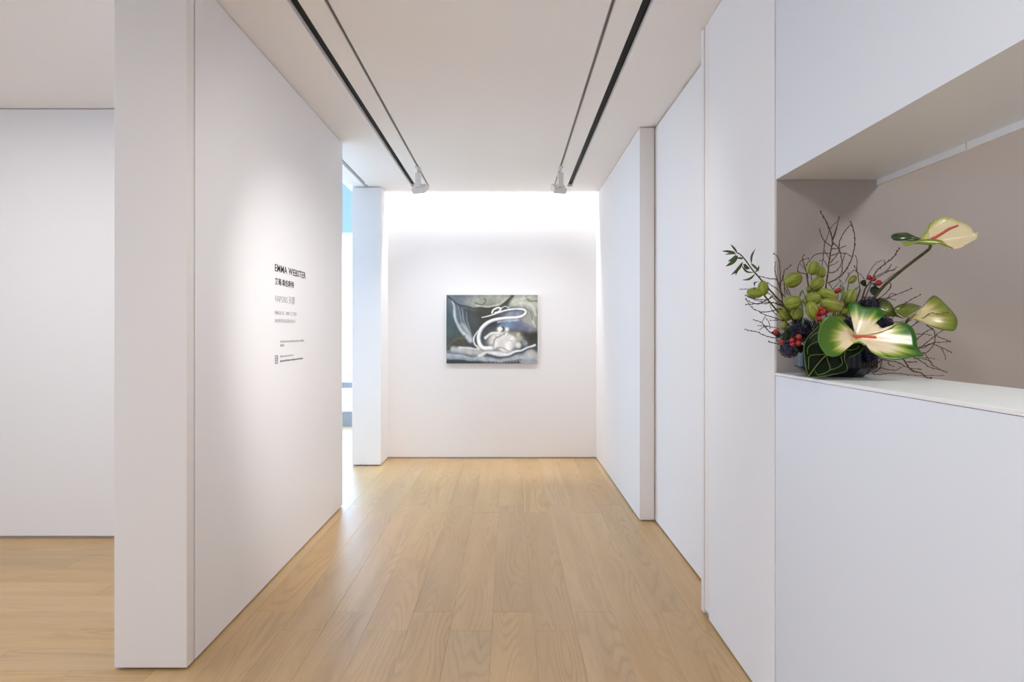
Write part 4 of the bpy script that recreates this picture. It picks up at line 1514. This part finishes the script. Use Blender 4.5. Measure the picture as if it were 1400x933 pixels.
# broad olive leaf between them
lf = empty('broad_leaf', HEART + Vector((.05, .03, .0)))
tag(lf, 'broad olive leaf between the front and lower right anthuriums', 'leaf')
bm = bmesh.new()
lay = bm.loops.layers.float_color.new('col')
lob = rim(C7, [(300, 347, 2.32), (250, 322, 2.32), (225, 290, 2.32), (200, 232, 2.33), (150, 187, 2.34), (80, 174, 2.345), (10, 185, 2.345), (-30, 230, 2.335), (-20, 300, 2.325), (60, 335, 2.32), (150, 332, 2.315), (230, 332, 2.315), (300, 349, 2.32)], 4)
fan_surface(bm, lay, C7.at(130, 270, 2.325), lob, 6, lambda r, t: (*mixc(OLIVE, OLIVED, r * .7 + .1 * math.sin(60 * t)), 1), lambda r, t: Vector((0, .008 * r * r, 0)))
for v in bm.verts:
    v.co -= lf.location
o = mesh_obj('blade', bm, M_SPATHE, lf, True)
o.modifiers.new('thickness', 'SOLIDIFY').thickness = .0012
stem(lf, [C7.at(0, 280, 2.335), P(1180, 440, 2.35), lf.location], .003, .003, M_STEMD)

# --- dark veined leaf draped over the bowl ---
dl = empty('veined_leaf', HEART + Vector((-.02, -.07, .03)))
tag(dl, 'large dark green leaf with pale veins hanging over the front of the vase', 'leaf')
YL = 2.175
bm = bmesh.new()
lay = bm.loops.layers.float_color.new('col')
lo_ = [(145, 816, 2.165), (128, 760, 2.165), (118, 680, 2.165), (106, 600, 2.165), (104, 540, 2.165), (110, 480, 2.17), (140, 418, 2.18), (200, 340, 2.20), (270, 280, 2.21), (400, 270, 2.21), (600, 400, 2.205), (715, 515, 2.195), (690, 552, 2.19), (640, 582, 2.185), (560, 622, 2.18),
       (518, 662, 2.17), (540, 705, 2.165), (528, 758, 2.165), (470, 778, 2.165), (400, 790, 2.165), (320, 806, 2.165), (250, 815, 2.165), (150, 817, 2.165)]
fan_surface(bm, lay, C4.at(340, 590, 2.165), rim(C4, lo_, 4), 8, lambda r, t: (*mixc(srgb(8, 22, 10), srgb(14, 34, 13), r * r), 1), lambda r, t: Vector((0, -.004 * math.sin(2 * PI * r) + .002 * math.sin(40 * t) * r, 0)))
for v in bm.verts:
    v.co -= dl.location
o = mesh_obj('blade', bm, vcol_mat('veined_leaf_blade', .55, .2), dl, True)
o.modifiers.new('thickness', 'SOLIDIFY').thickness = .0012
for pts, r in (([(148, 814), (240, 690), (330, 590), (430, 480), (520, 420)], .0017), ([(335, 585), (250, 590), (160, 606), (152, 690), (150, 740)], .0012), ([(330, 590), (345, 660), (365, 745), (250, 796), (215, 750)], .0012),
               ([(365, 745), (440, 722), (490, 680), (478, 610)], .0011), ([(260, 455), (190, 480), (145, 520), (140, 585)], .0012), ([(255, 360), (200, 390), (165, 425)], .0010), ([(520, 545), (512, 620), (516, 660)], .0011),
               ([(148, 814), (125, 720), (105, 560), (112, 480), (150, 405), (272, 281)], .0010), ([(530, 545), (600, 540), (650, 520), (655, 500)], .0010), ([(520, 660), (538, 705), (527, 758), (400, 790), (250, 815), (150, 816)], .0009), ([(560, 620), (640, 582), (710, 520)], .0009)):
    b = bmesh.new()
    tube(b, [p - dl.location for p in rim(C4, [(x, y_, 2.158 if y_ > 480 else 2.158 + (480 - y_) / 200 * .04) for x, y_ in pts], 4)], r, r * .8, 5)
    mesh_obj('vein', b, M_VEIN, dl, True)
stem(dl, [C4.at(520, 440, 2.19), C4.at(560, 420, 2.23), HEART], .003, .003, M_STEMD)
